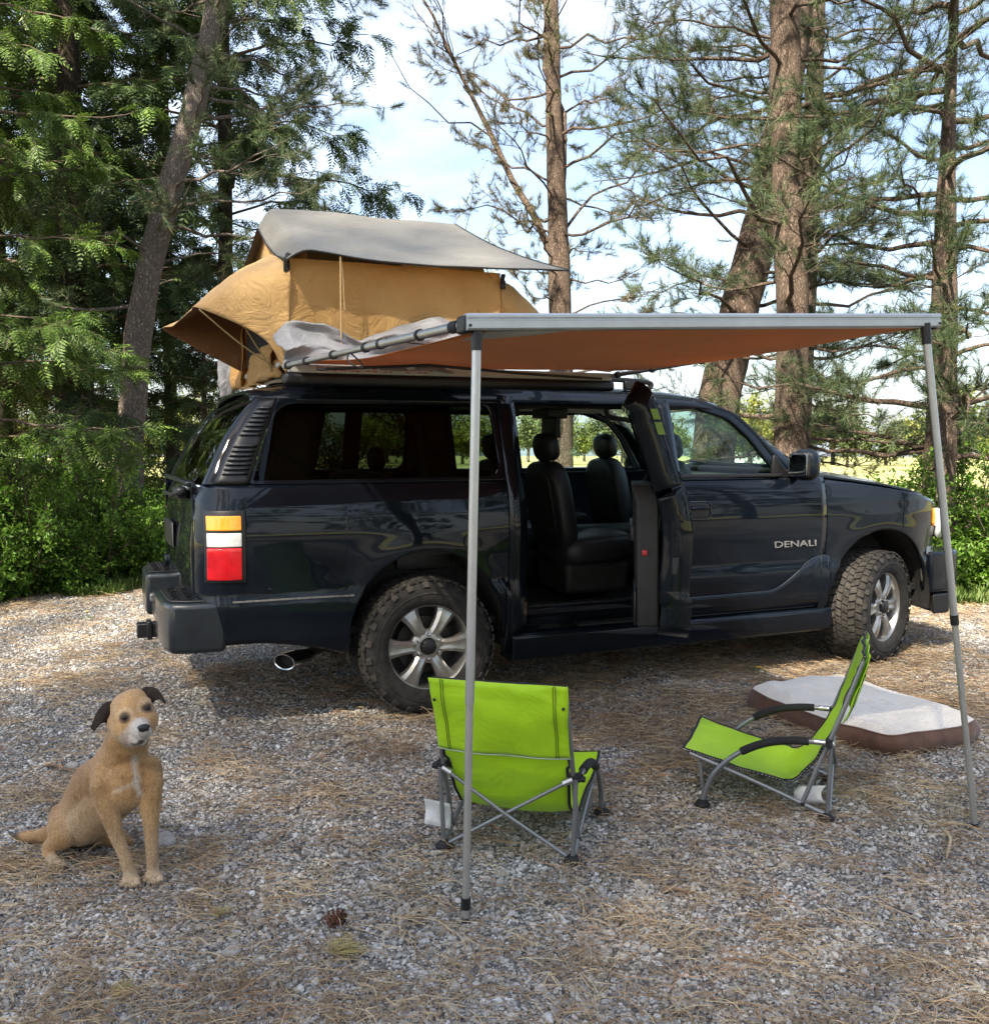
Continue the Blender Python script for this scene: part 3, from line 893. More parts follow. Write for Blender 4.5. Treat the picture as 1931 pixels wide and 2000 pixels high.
# ---- trees standing behind and beside the viewer: they shade the clearing and are mirrored in the car
def shade(i, x, y, h, r, n, lab):
    broadleaf('shade_tree', lab, 'tree', 'tall trees round the clearing', (x, y, 0), 200 + i, h, r, 46, n, 'far_leaf', .24, trunk=(h * .8, .32), barkm='bark_grey', stemr=.05)
SHADE = [(-13.2, -13.6, 25, 5.5, 1900, 'very tall shade tree in the middle of the stand behind the viewer'),
         (-8.0, -15.5, 24, 5.2, 1800, 'very tall shade tree behind the viewer beside the firs'),
         (-17.5, -12.5, 25, 5.5, 2200, 'very tall shade tree at the left end of the stand'),
         (-9.8, -11.0, 24, 5.0, 1900, 'very tall shade tree at the left side of the clearing'),
         (-16.5, -17.0, 26, 5.5, 1700, 'very tall shade tree at the back of the stand'),
         (-15.5, -9.4, 24, 4.8, 3200, 'very tall shade tree at the left margin of the stand'),
         (-20.0, -14.0, 26, 5.5, 1700, 'very tall shade tree deep inside the stand')]
for i, s_ in enumerate(SHADE): shade(i, *s_)
# copies of the evergreens close the clearing behind the viewer
src = {o['label']: o for o in SC.objects if o.type == 'EMPTY' and 'label' in o}
wallsrc = [src['dark dense fir standing behind the cedar'], src['large green cedar with layered drooping sprays at the left edge'], src['dark spreading fir behind the leaning grey trunk']]
for i, (x, y) in enumerate([(-14, -20), (-9, -22.5), (-4, -21.5), (1.5, -23.5), (6.5, -22), (11.5, -22.5), (16, -19), (19, -13)]):
    c = copy_tree(wallsrc[i % 3]); c.location = (x, y, -.1); c.rotation_euler = (0, 0, 1.3 * i + .7); c.scale = (1.15, 1.15, 1.0)
    c['label'] = 'evergreen closing the clearing behind the viewer'; c['group'] = 'evergreens behind the viewer'
# ---- small house across the meadow
M['clap'] = pm('white_clapboard', (.62, .63, .62), rough=.7, var=.05)
M['shingle'] = pm('grey_shingles', (.22, .23, .24), rough=.9, bump=.3, bs=3)
M['pane'] = pm('house_pane', (.03, .035, .04), rough=.1)
hx, hy = CAMP[0] + 150 * math.sin(rad(23.2 + 14.6)), CAMP[1] + 150 * math.cos(rad(23.2 + 14.6))
HS = thing('farm_house', 'small white house with a grey roof across the meadow', 'house', (hx, hy, groundz(hx, hy)), rad(-38))
mb = MB(); mb.prism([(-4, 0), (4, 0), (4, 2.6), (0, 5.0), (-4, 2.6)], -5, 5, lambda a, b, t: (t, a, b)); mb.build('wall', M['clap'], HS)
for s in (-1, 1):
    mb = MB(); mb.add([(-5.4, s * 4.4, 2.42), (5.4, s * 4.4, 2.42), (5.4, 0, 5.06), (-5.4, 0, 5.06)], [(0, 1, 2, 3)]); mb.build('roof_slope', M['shingle'], HS, recalc=False, solid=.12)
for x in (-3, -1, 1, 3):
    mb = MB(); mb.box((x, -4.03, 1.5), (.9, .06, 1.2)); w_ = mb.build('window', M['clap'], HS)
    mb = MB(); mb.box((x, -4.07, 1.5), (.75, .04, 1.05)); mb.build('window_pane', M['pane'], w_)
print('TRIS', sum(TRI.values()), TRI)
# ================================================================ the car
def paintmat():
    m, nt, b = newmat('navy_paint')
    L = nt.links
    tc = nd(nt, 'ShaderNodeTexCoord')
    v = nd(nt, 'ShaderNodeTexVoronoi', Scale=900.0)
    L.new(tc.outputs['Object'], v.inputs['Vector'])
    r = nd(nt, 'ShaderNodeValToRGB')
    r.color_ramp.elements[0].color = (0.0018, 0.0034, 0.0062, 1)
    r.color_ramp.elements[1].color = (0.0048, 0.0085, 0.0145, 1)
    L.new(v.outputs['Color'], r.inputs['Fac'])
    # dust near the bottom and in soft patches, as a film of pale grime
    n = nd(nt, 'ShaderNodeTexNoise', Scale=3.0, Detail=8.0, Roughness=0.65)
    L.new(tc.outputs['Object'], n.inputs['Vector'])
    dr = nd(nt, 'ShaderNodeMapRange')
    dr.inputs['From Min'].default_value = 0.42; dr.inputs['From Max'].default_value = 0.8
    dr.inputs['To Min'].default_value = 0.0; dr.inputs['To Max'].default_value = 0.02
    L.new(n.outputs['Fac'], dr.inputs['Value'])
    mx = nd(nt, 'ShaderNodeMix', data_type='RGBA')
    mx.inputs['B'].default_value = (0.10, 0.095, 0.08, 1)
    L.new(dr.outputs['Result'], mx.inputs['Factor'])
    L.new(r.outputs['Color'], mx.inputs['A'])
    L.new(mx.outputs['Result'], b.inputs['Base Color'])
    b.inputs['Metallic'].default_value = 0.0
    b.inputs['Roughness'].default_value = 0.5
    b.inputs['Specular IOR Level'].default_value = 0.05
    b.inputs['Coat IOR'].default_value = 1.36
    b.inputs['Coat Weight'].default_value = 1.0
    rr = nd(nt, 'ShaderNodeMapRange')
    rr.inputs['To Min'].default_value = 0.01; rr.inputs['To Max'].default_value = 0.05
    L.new(n.outputs['Fac'], rr.inputs['Value'])
    L.new(rr.outputs['Result'], b.inputs['Coat Roughness'])
    n2 = nd(nt, 'ShaderNodeTexNoise', Scale=1.6, Detail=2.0)
    L.new(tc.outputs['Object'], n2.inputs['Vector'])
    bp = nd(nt, 'ShaderNodeBump', Strength=0.04, Distance=0.05)
    L.new(n2.outputs['Fac'], bp.inputs['Height'])
    L.new(bp.outputs['Normal'], b.inputs['Coat Normal'])
    return m
M['paint'] = paintmat()
M['clad'] = pm('grey_cladding', (0.012, 0.016, 0.02), rough=0.32, coat=0.4, bump=0.05, bs=400)
M['black'] = pm('black_plastic', (0.010, 0.010, 0.011), rough=0.42, bump=0.06, bs=300)
M['rubber'] = pm('tyre_rubber', (0.030, 0.028, 0.026), rough=0.85, var=0.35, vs=30, bump=0.2, bs=200, spec=0.3)
M['tread'] = pm('tyre_tread', (0.030, 0.028, 0.026), rough=0.9, col2=(0.075, 0.068, 0.058), vs=20, bump=0.2, bs=200, spec=0.2)
M['alloy'] = pm('alloy', (0.42, 0.41, 0.39), rough=0.34, metal=0.85, var=0.12, vs=25)
M['disc'] = pm('brake_iron', (0.05, 0.045, 0.04), rough=0.6, metal=0.6)
M['chrome'] = pm('chrome', (0.6, 0.6, 0.6), rough=0.14, metal=1.0, var=0.06)
M['steelw'] = pm('worn_steel', (0.30, 0.29, 0.27), rough=0.42, metal=0.8, var=0.3, vs=40)
M['leather'] = pm('grey_leather', (0.024, 0.024, 0.027), rough=0.42, bump=0.12, bs=180, var=0.15)
M['trim'] = pm('interior_trim', (0.026, 0.024, 0.022), rough=0.6, bump=0.08, bs=300)
M['liner'] = pm('headliner', (0.33, 0.32, 0.30), rough=0.9)
M['carpet'] = pm('carpet', (0.02, 0.02, 0.021), rough=0.95, bump=0.3, bs=400)
M['amber'] = pm('amber_lens', (0.95, 0.37, 0.015), rough=0.12, coat=1.0, var=0.05, bump=0.06, bs=60)
M['clear'] = pm('clear_lens', (0.72, 0.72, 0.69), rough=0.12, coat=1.0, var=0.08, bump=0.06, bs=60)
M['red'] = pm('red_lens', (0.58, 0.006, 0.012), rough=0.12, coat=1.0, var=0.15, bump=0.06, bs=60)
M['priv'] = glassmat('privacy_glass', (0.16, 0.195, 0.16), 0.45)
M['dark_glass'] = glassmat('dark_rear_glass', (0.06, 0.075, 0.06), 1.1)
M['clearglass'] = glassmat('clear_glass', (0.74, 0.90, 0.84), 0.85)
M['lettering'] = pm('lettering_grey', (0.42, 0.42, 0.42), rough=0.25, metal=0.8)
M['sticker_g'] = pm('green_sticker', (0.25, 0.42, 0.10), rough=0.5)
M['mirrorglass'] = pm('mirror_glass', (0.8, 0.8, 0.8), rough=0.01, metal=1.0, var=0.0)

PROF = [(.20, .86), (.28, .90), (.40, .955), (.50, .985), (.66, 1.0), (.715, 1.002), (.735, .986), (.85, .992), (.95, .999), (1.06, 1.002), (1.16, .996), (1.24, .983),
        (1.295, .968), (1.335, .945), (1.5, .895), (1.7, .832), (1.80, .795), (1.84, .772), (1.87, .735), (1.9, .66)]
XREAR = [(.4, -1.24), (.7, -1.265), (1.0, -1.27), (1.25, -1.245), (1.36, -1.205), (1.6, -1.08), (1.74, -.97), (1.80, -.90), (1.88, -.80)]
ACX = (0.0, 3.36)
def Yb(x, z):
    y = interp(PROF, z)
    xr = interp(XREAR, z)
    cr = interp([(1.28, .20), (1.36, .11)], z)
    t = (xr + cr - x) / cr
    if t > 0:
        y -= cr * (1 - math.sqrt(max(0.0, 1 - min(1, t) ** 2)))
    if x > 3.5 and z < 1.36:
        y -= .15 * ((x - 3.5) / .5) ** 2
    if z < 1.32:
        for cx in ACX:
            d = math.hypot((x - cx) / .47, (z - .45) / .5)
            g = max(0, d - 1.0)
            y += .012 * math.exp(-(g / .24) ** 2) * min(1, max(0, (z - .3) / .3))
    return y

CAR = thing('sport_utility_vehicle', 'large dark navy sport utility vehicle with one rear door standing open', 'car', (0, 0, 0))

def lin(a, b, n): return [a + (b - a) * i / n for i in range(n + 1)]

def side_panel(name, s, xs, zb, zt, rows=24, mat=None, parent=None, off=0.0, solid=.022, origin=(0, 0, 0), build=True, yf=None):
    """skin of one body side between two curves; s=-1 right, +1 left"""
    mb = MB(); V = []
    ox, oy, oz = origin
    yf = yf or Yb
    for x in xs:
        a, b = zb(x), zt(x)
        for j in range(rows + 1):
            z = a + (b - a) * j / rows
            V.append((x - ox, s * (yf(x, z) + off) - oy, z - oz))
    F = []
    for i in range(len(xs) - 1):
        for j in range(rows):
            q = (i * (rows + 1) + j, (i + 1) * (rows + 1) + j, (i + 1) * (rows + 1) + j + 1, i * (rows + 1) + j + 1)
            F.append(q if s < 0 else q[::-1])
    mb.add(V, F)
    return mb.build(name, mat or M['paint'], parent or CAR, recalc=False, solid=solid, ang=50)

def ring_panel(name, s, outer, inner, ro, ri, mat, parent=None, off=0.0, solid=.03, origin=(0, 0, 0), steps=4):
    """frame between two outlines in side view"""
    A = roundpoly(outer, ro); B = roundpoly(inner, ri)
    mb = MB(); n = len(A); V = []
    for k in range(steps + 1):
        for a, b in zip(A, B):
            p = a.lerp(b, k / steps)
            V.append((p.x - origin[0], s * (Yb(p.x, p.y) + off) - origin[1], p.y - origin[2]))
    F = []
    for k in range(steps):
        for i in range(n):
            j = (i + 1) % n
            q = (k * n + i, k * n + j, (k + 1) * n + j, (k + 1) * n + i)
            F.append(q)
    mb.add(V, F)
    # orientation: normal must point away from the car
    p0, p1, p2 = (Vector(V[q]) for q in F[0][:3])
    if ((p1 - p0).cross(p2 - p0)).y * s < 0:
        mb.f = [q[::-1] for q in mb.f]
    return mb.build(name, mat, parent or CAR, recalc=False, solid=solid, ang=50)

def pane(name, s, outline, r, mat, parent=None, off=-.012, origin=(0, 0, 0), rings=6):
    A = roundpoly(outline, r)
    c = sum(A, Vector((0, 0))) / len(A)
    mb = MB(); n = len(A); V = []
    for k in range(rings):
        for a in A:
            p = a.lerp(c, k / rings)
            V.append((p.x - origin[0], s * (Yb(p.x, p.y) + off) - origin[1], p.y - origin[2]))
    V.append((c.x - origin[0], s * (Yb(c.x, c.y) + off) - origin[1], c.y - origin[2]))
    F = []
    for k in range(rings - 1):
        for i in range(n):
            j = (i + 1) % n
            F.append((k * n + i, k * n + j, (k + 1) * n + j, (k + 1) * n + i))
    for i in range(n):
        F.append(((rings - 1) * n + i, (rings - 1) * n + (i + 1) % n, rings * n))
    mb.add(V, F)
    p0, p1, p2 = (Vector(V[q]) for q in F[0][:3])
    if ((p1 - p0).cross(p2 - p0)).y * s < 0:
        mb.f = [q[::-1] for q in mb.f]
    return mb.build(name, mat, parent or CAR, recalc=False, ang=60)

def arch(cx, x, lo):
    t = (x - cx) / .47
    return .45 + .5 * math.sqrt(max(0, 1 - t * t)) if abs(t) < 1 else lo
archx = lambda cx: [cx - .47 * math.cos(PI * i / 40) for i in range(41)]
corner = [-1.262 + .21 * (1 - math.cos(PI / 2 * i / 10)) for i in range(11)]
QX = sorted(set([round(v, 4) for v in corner + lin(-1.0, -.49, 8) + [-.4701] + archx(0.0) + [.4701] + lin(.49, .592, 4)]))
def q_zb(x):
    if x < -.47: return .50 + (.39 - .50) * min(1, max(0, (x + 1.12) / .63)) ** 2
    return arch(0, x, .40)
BELT = lambda x: 1.333
FX = sorted(set([round(v, 4) for v in lin(2.858, 2.86, 1) + [2.8899] + archx(3.36) + [3.8301] + lin(3.84, 3.985, 6)]))
def f_zb(x):
    return arch(3.36, x, .40 if x < 3.3 else .60)
def f_zt(x):
    return interp([(2.85, 1.30), (3.1, 1.275), (3.4, 1.236), (3.7, 1.190), (3.9, 1.140), (4.0, 1.10)], x)

for s in (-1, 1):
    side_panel('rear_quarter_panel', s, QX, q_zb, BELT, rows=34)
    fp = side_panel('front_fender', s, FX, f_zb, f_zt, rows=26)
    # front door
    fd = side_panel('front_door', s, lin(1.682, 2.845, 26), lambda x: .455, BELT, rows=30)
    sw = lambda x: .565 + .01 * (x - 1.6) + .215 * (lambda t: t * t * (3 - 2 * t))(min(1, max(0, (x - 2.36) / .46)))
    side_panel('door_cladding', s, lin(1.69, 2.84, 40), lambda x: .45, sw, rows=6, mat=M['paint'], parent=fd, off=.014, solid=.016)
    lip = MB(); lip.tube([(x, s * (Yb(x, sw(x)) + .010), sw(x)) for x in lin(1.69, 2.84, 50)], .0045, 5)
    lip.build('cladding_lip', M['clad'], fd)
    ring_panel('front_door_frame', s, [(1.672, 1.335), (1.640, 1.805), (1.93, 1.818), (2.20, 1.745), (2.36, 1.60), (2.56, 1.335)],
               [(1.715, 1.352), (1.682, 1.770), (1.915, 1.785), (2.155, 1.715), (2.30, 1.585), (2.475, 1.352)], .03, .045, M['paint'], fd, off=-.006)
    pane('front_door_glass', s, [(1.705, 1.342), (1.672, 1.78), (1.92, 1.795), (2.165, 1.725), (2.315, 1.588), (2.49, 1.342)], .045, M['clearglass'], fd, off=-.03)
    mb = MB(); mb.box((2.09, s * .962, 1.340), (.80, .022, .018)); mb.build('window_seal', M['black'], fd, bevel=.004)
    # quarter window
    qf = ring_panel('window_surround', s, [(-.985, 1.337), (-.800, 1.802), (.575, 1.802), (.594, 1.337)],
                    [(-.965, 1.355), (-.795, 1.775), (.455, 1.782), (.47, 1.362)], .02, [.03, .10, .08, .08], M['paint'], off=-.002)
    pane('quarter_glass', s, [(-.972, 1.349), (-.80, 1.782), (.465, 1.788), (.48, 1.354)], [.03, .10, .08, .08], M['priv'], qf, off=-.012)
    # inner masking of the quarter glass: dark pillars behind the glass
    for (x0, x1) in ((-.90, -.60), (.00, .22)) if s < 0 else ((-.02, .10),):
        mb = MB(); mb.grid(lambda u, v: (x0 + (x1 - x0) * u + (.14 if x0 < -.5 else 0) * (v - .3), s * (Yb(0, 1.30 + .52 * v) - .06), 1.30 + .52 * v), 4, 6)
        mb.build('inner_pillar', M['trim'], qf, solid=.03)
    # D pillar with louvres
    def dp(u, v, off=0.0):
        z = 1.34 + .462 * v
        xa = interp([(0, -1.165), (.25, -1.118), (.5, -1.055), (.75, -.975), (1, -.885)], v)
        xb = interp([(0, -.988), (.25, -.945), (.5, -.90), (.75, -.85), (1, -.802)], v)
        x = xa + (xb - xa) * u
        return (x, s * (Yb(x, z) + off), z)
    mb = MB(); mb.grid(lambda u, v: dp(u, v, .003), 6, 20, flip=(s > 0))
    dpil = mb.build('louvred_pillar', M['black'], CAR, recalc=False, solid=.02)
    for g in range(2):
        for k in range(7):
            v = (.10 + .052 * k) if g == 0 else (.545 + .052 * k)
            mb = MB()
            mb.grid(lambda a, b: tuple(Vector(dp(.14 + .74 * a, v + .034 * b, .004 + .016 * math.sin(PI * min(1, b * 1.1) * .5)))), 4, 2, flip=(s > 0))
            mb.build('louvre_slat', M['clad'], dpil, recalc=False, solid=.006)
            mb = MB()
            mb.grid(lambda a, b: tuple(Vector(dp(.46 + .40 * a, v + .036 + .013 * b, .0042))), 2, 1, flip=(s > 0))
            mb.build('louvre_slot', M['rubber'], dpil, recalc=False)
    # tail lamp
    lamp = None
    for (nm, z0, z1_, mt, g) in (('tail_lamp', .822, 1.205, M['black'], 0.0), ('amber_lens', 1.100, 1.178, M['amber'], 1), ('reversing_lens', 1.014, 1.088, M['clear'], 1), ('brake_lens', .838, 1.009, M['red'], 1)):
        xa, xb = (-1.222, -1.015) if not g else (-1.212, -1.038)
        xs = [xa + (xb - xa) * (i / 14) ** 1.3 for i in range(15)]
        o = side_panel(nm, s, xs, lambda x: z0, lambda x: z1_, rows=8, mat=mt, parent=(CAR if not g else lamp), off=(.008 if not g else .017), solid=.02 if not g else .012)
        md = o.modifiers.new('bevel', 'BEVEL'); md.width = .006; md.segments = 3; md.limit_method = 'ANGLE'; md.angle_limit = rad(50)
        if not g: lamp = o
    # lower trim line on the quarter
    mb = MB(); mb.tube([(x, s * (Yb(x, .722) + .004), .722) for x in lin(-1.09, -.44, 30)], .006, 6); mb.build('side_moulding', M['steelw'], CAR)
    # arch liners
    for cx in ACX:
        mb = MB()
        mb.grid(lambda u, v: (cx - .475 * math.cos(PI * (u * 1.12 - .06)), s * (.972 - .40 * v), .45 + .505 * math.sin(PI * (u * 1.12 - .06))), 24, 2)
        mb.grid(lambda u, v: (cx - .475 * v * math.cos(PI * u), s * .60, .45 + .505 * v * math.sin(PI * u)), 24, 2)
        mb.build('arch_liner', M['rubber'], CAR, recalc=False)
    # running board
    mb = MB()
    prof = [(.80, .46), (.93, .44), (.985, .425), (1.0, .41), (1.0, .33), (.985, .275), (.93, .25), (.80, .26)]
    mb.prism([(a, b) for a, b in prof], .52, 2.92, lambda a, b, t: (t, s * a, b))
    rb = mb.build('running_board', M['paint'], CAR, bevel=.012, seg=3)
    mb = MB()
    for k in range(5):
        mb.box((1.9, s * (.875 + .021 * k), .452 - .0028 * k), (1.85, .009, .006))
    mb.build('step_ribs', M['black'], rb)
    mb = MB(); mb.grid(lambda u, v: (.48 + 2.4 * u, s * (.86 + .095 * (1 - v) ** .5 * 0 + .06 * v), .38 + .20 * v), 4, 3)
    mb.build('rocker_panel', M['paint'], CAR, recalc=False, solid=.02)
    # mud flare behind the door in front of the rear wheel
    side_panel('arch_cladding', s, lin(.475, .60, 6), lambda x: .30, lambda x: .735, rows=8, mat=M['paint'], off=.016, solid=.02)
    side_panel('arch_cladding', s, lin(2.80, 2.868, 5), lambda x: .33, lambda x: .79, rows=8, mat=M['paint'], off=.016, solid=.02)
    # A pillar
    mb = MB()
    ap_o = bez([(2.02, .66, 1.868), (2.22, .72, 1.77), (2.44, .80, 1.60), (2.66, .90, 1.42), (2.80, .945, 1.335)], 6)
    ap_i = bez([(1.90, .785, 1.826), (2.20, .815, 1.755), (2.372, .865, 1.602), (2.50, .915, 1.44), (2.58, .95, 1.335)], 6)
    mb.grid(lambda u, v: tuple((Vector(ap_o[round(u * (len(ap_o) - 1))]).lerp(Vector(ap_i[round(u * (len(ap_i) - 1))]), v) * 1.0)[i] * (s if i == 1 else 1) for i in range(3)), len(ap_o) - 1, 3)
    mb.build('windscreen_pillar', M['paint'], CAR, solid=.03, soff=-1)
    # mirror
    mb = MB()
    def mir(p):
        p = p.copy(); p.z *= 1 - .12 * (p.x > 0); return p
    mb.sell((2.585, s * 1.085, 1.410), (.12, .20, .21), 2.7, Matrix.Rotation(s * -.20, 3, 'Z'), 20, 14)
    mr = mb.build('door_mirror', M['paint'], CAR)
    mb = MB(); mb.sell((2.535, s * 1.088, 1.410), (.03, .165, .170), 5, Matrix.Rotation(s * -.20, 3, 'Z'), 20, 10); mb.build('mirror_bezel', M['black'], mr)
    mb = MB(); mb.sell((2.519, s * 1.088, 1.410), (.012, .148, .152), 6, Matrix.Rotation(s * -.20, 3, 'Z'), 20, 10); mb.build('mirror_glass', M['mirrorglass'], mr)
    mb = MB(); mb.prism([(2.42, 1.325), (2.64, 1.325), (2.62, 1.37), (2.54, 1.37), (2.45, 1.47), (2.43, 1.47)], .93, .955, lambda a, b, t: (a, s * t, b))
    mb.box((2.60, s * .995, 1.352), (.10, .12, .05)); mb.build('mirror_mount', M['black'], mr, bevel=.006)
    # front door handle
    mb = MB(); mb.sell((1.80, s * 1.003, 1.125), (.20, .022, .115), 4, None, 18, 10); hd = mb.build('door_handle', M['black'], fd)
    mb = MB(); mb.tube([(1.80 + .098 * c_[0], s * 1.012, 1.125 + .055 * c_[1]) for c_ in [(math.copysign(abs(math.cos(q)) ** .5, math.cos(q)), math.copysign(abs(math.sin(q)) ** .5, math.sin(q))) for q in [2 * PI * k / 32 for k in range(32)]]], .006, 6, closed=True); mb.build('handle_bezel', M['clad'], hd)
    mb = MB(); mb.tube(bez([(1.725, s * 1.02, 1.14), (1.76, s * 1.038, 1.143), (1.84, s * 1.038, 1.143), (1.875, s * 1.02, 1.14)], 5), .013, 8); mb.build('pull', M['paint'], hd)
    # headlamps
    mb = MB(); mb.grid(lambda u, v: (4.02 + .06 * math.sin(u * PI / 2) * 1 - .05 * v * 0, s * (.885 - .38 * u), .86 + .21 * v), 10, 4)
    hl = mb.build('headlamp', M['clear'], CAR, solid=.03)
    side_panel('side_marker', s, lin(3.93, 4.03, 5), lambda x: .945, lambda x: 1.075, rows=4, mat=M['amber'], parent=hl, off=.01, solid=.01)

# rear door, left side closed
rdl = side_panel('rear_door', 1, lin(.606, 1.67, 24), lambda x: .455, BELT, rows=28)
ring_panel('door_frame', 1, [(.598, 1.335), (.580, 1.802), (1.632, 1.806), (1.664, 1.335)], [(.65, 1.352), (.635, 1.772), (1.585, 1.775), (1.61, 1.352)], .02, .05, M['paint'], rdl, off=-.004)
pane('door_glass', 1, [(.64, 1.342), (.625, 1.78), (1.595, 1.785), (1.62, 1.342)], .05, M['clearglass'], rdl, off=-.03)

# rear door, right side, swung open about its front hinge
HX, HY = 1.655, -.955
def dyb(x, z):
    return Yb(max(x, .62), z)
rd = side_panel('rear_door', -1, lin(.606, 1.67, 24), lambda x: .50 if x > .7 else .50 + .05 * (.7 - x) / .1, BELT, rows=28, origin=(HX, HY, 0), solid=.16)
rd.location = (HX, HY, 0)
rd.rotation_euler = (0, 0, rad(59.5))
rd['label'] = 'open rear passenger door showing its trim panel'
ring_panel('door_frame', -1, [(.598, 1.335), (.580, 1.885), (1.632, 1.885), (1.664, 1.335)], [(.69, 1.352), (.675, 1.765), (1.56, 1.77), (1.59, 1.352)], [.02, .06, .02, .02], .06, M['paint'], rd, off=-.004, origin=(HX, HY, 0), solid=.15)
dg = pane('door_glass', -1, [(.64, 1.342), (.625, 1.78), (1.595, 1.785), (1.62, 1.342)], .05, M['priv'], rd, off=-.03, origin=(HX, HY, 0))
def dl(x, inn, z):                     # local point of the open door, inn metres inside the skin
    return (x - HX, -(Yb(x, z) - inn) - HY, z)
mb = MB()
mb.prism([(.66, .560), (1.55, .545), (1.56, 1.28), (1.50, 1.32), (.70, 1.33), (.64, 1.24), (.635, .75)], .155, .275, lambda a, b, t: dl(a, t, b))
tr = mb.build('door_trim', M['trim'], rd, bevel=.015, seg=3)
mb = MB()
mb.prism([(.72, 1.02), (1.40, 1.02), (1.50, 1.06), (1.50, 1.09), (1.40, 1.10), (.72, 1.11)], .27, .325, lambda a, b, t: dl(a, t, b)); mb.build('armrest', M['leather'], tr, bevel=.02, seg=3)
mb = MB(); mb.prism([(.70, .56), (1.5, .56), (1.52, .72), (.70, .76)], .27, .295, lambda a, b, t: dl(a, t, b)); mb.build('map_pocket', M['black'], tr, bevel=.015)
mb = MB(); mb.prism([(1.25, 1.16), (1.42, 1.16), (1.42, 1.26), (1.25, 1.26)], .268, .29, lambda a, b, t: dl(a, t, b)); mb.build('inner_handle', M['black'], tr, bevel=.008)
mb = MB(); mb.prism([(.622, .955), (.66, .955), (.66, .985), (.622, .985)], .235, .262, lambda a, b, t: dl(a, t, b)); mb.build('door_reflector', M['red'], tr, bevel=.004)
mb = MB(); mb.prism([(.5985, .86), (.607, .86), (.607, .95), (.5985, .95)], .07, .10, lambda a, b, t: dl(a, t, b)); mb.build('latch', M['clad'], rd, bevel=.003)
for (z0, z1_) in ((1.60, 1.665), (1.68, 1.735)):
    mb = MB(); mb.prism([(.585, z0), (.5915, z0), (.5915, z1_), (.585, z1_)], .012, .05, lambda a, b, t: dl(a - .003, t, b)); mb.build('door_sticker', M['sticker_g'], rd)
mb = MB(); mb.tube([dl(x, .02 * 1, .64 + .12 * max(0, (x - 1.3)) ** 2) for x in lin(.61, 1.66, 20)], .01, 6); mb.build('door_moulding', M['clad'], rd)

# roof
def roofz(x):
    return interp([(-.92, 1.838), (-.7, 1.885), (-.3, 1.906), (.6, 1.915), (1.4, 1.908), (1.8, 1.89), (2.02, 1.862), (2.12, 1.835)], x)
mb = MB()
def roof(u, v):
    x = -.92 + 3.02 * u
    a = (v - .5) * 2
    zt = roofz(x); ze = 1.80 if x < 1.9 else 1.80 - (x - 1.9) * .10
    w = interp([(-.92, .66), (-.8, .76), (-.6, .795), (1.6, .797), (1.9, .792), (2.12, .775)], x)
    k = abs(a)
    y = w * math.sin(k * PI / 2 * 1.0) if k < 1 else w
    z = ze + (zt - ze) * (1 - (y / w) ** 6) ** .5 - .02 * (y / w) ** 2
    return (x, math.copysign(y, a), z)
mb.grid(roof, 40, 36)
rf = mb.build('roof', M['paint'], CAR, recalc=False, solid=.02, soff=1)
mb = MB(); mb.grid(lambda u, v: (-.85 + 2.85 * u, -.74 + 1.48 * v, 1.80 + .045 * math.sin(PI * v) - .02 * u ** 4), 10, 10); mb.build('headliner', M['liner'], CAR, recalc=False)
mb = MB(); mb.sell((1.98, 0, 1.885), (.16, .12, .05), 2.5); mb.build('roof_beacon', M['black'], rf)
# B and C pillars (inner, seen through the open doorway)
for s in (-1, 1):
    for (x0, x1, dep) in ((1.62, 1.70, .10), (.50, .60, .12)):
        mb = MB()
        mb.grid(lambda u, v: (x0 + (x1 - x0) * u, s * (Yb(1.0, .45 + 1.36 * v) - .035), .45 + 1.36 * v), 2, 24)
        mb.build('door_pillar', M['paint'], CAR, recalc=False, solid=dep, soff=0)
    mb = MB(); mb.box((1.12, s * .90, .545), (1.1, .12, .05)); mb.build('door_sill', M['paint'], CAR, bevel=.012)
    mb = MB(); mb.box((1.12, s * .90, .575), (.95, .08, .012)); mb.build('sill_plate', M['trim'], CAR, bevel=.004)
    mb = MB(); mb.tube(bez([(.66, s * .76, 1.72), (.66, s * .765, 1.775), (1.0, s * .765, 1.785), (1.5, s * .765, 1.785)], 6), .02, 6); mb.build('door_seal', M['rubber'], CAR)
mb = MB(); mb.tube(bez([(1.30, -.70, 1.775), (1.34, -.68, 1.72), (1.46, -.70, 1.70), (1.54, -.735, 1.66), (1.58, -.745, 1.58)], 6), .016, 8); mb.build('grab_handle', M['trim'], CAR)
# windscreen
mb = MB()
def ws(u, v):
    a = (v - .5) * 2
    x = 2.03 + .80 * u; z = 1.856 - .50 * u - .03 * math.sin(PI * u) * -1
    w = .68 + .22 * u
    return (x - .13 * a * a * (1 - .3 * u) + .03, a * w, z - .012 * a * a)
mb.grid(ws, 16, 16); mb.build('windscreen', M['clearglass'], CAR, recalc=False)
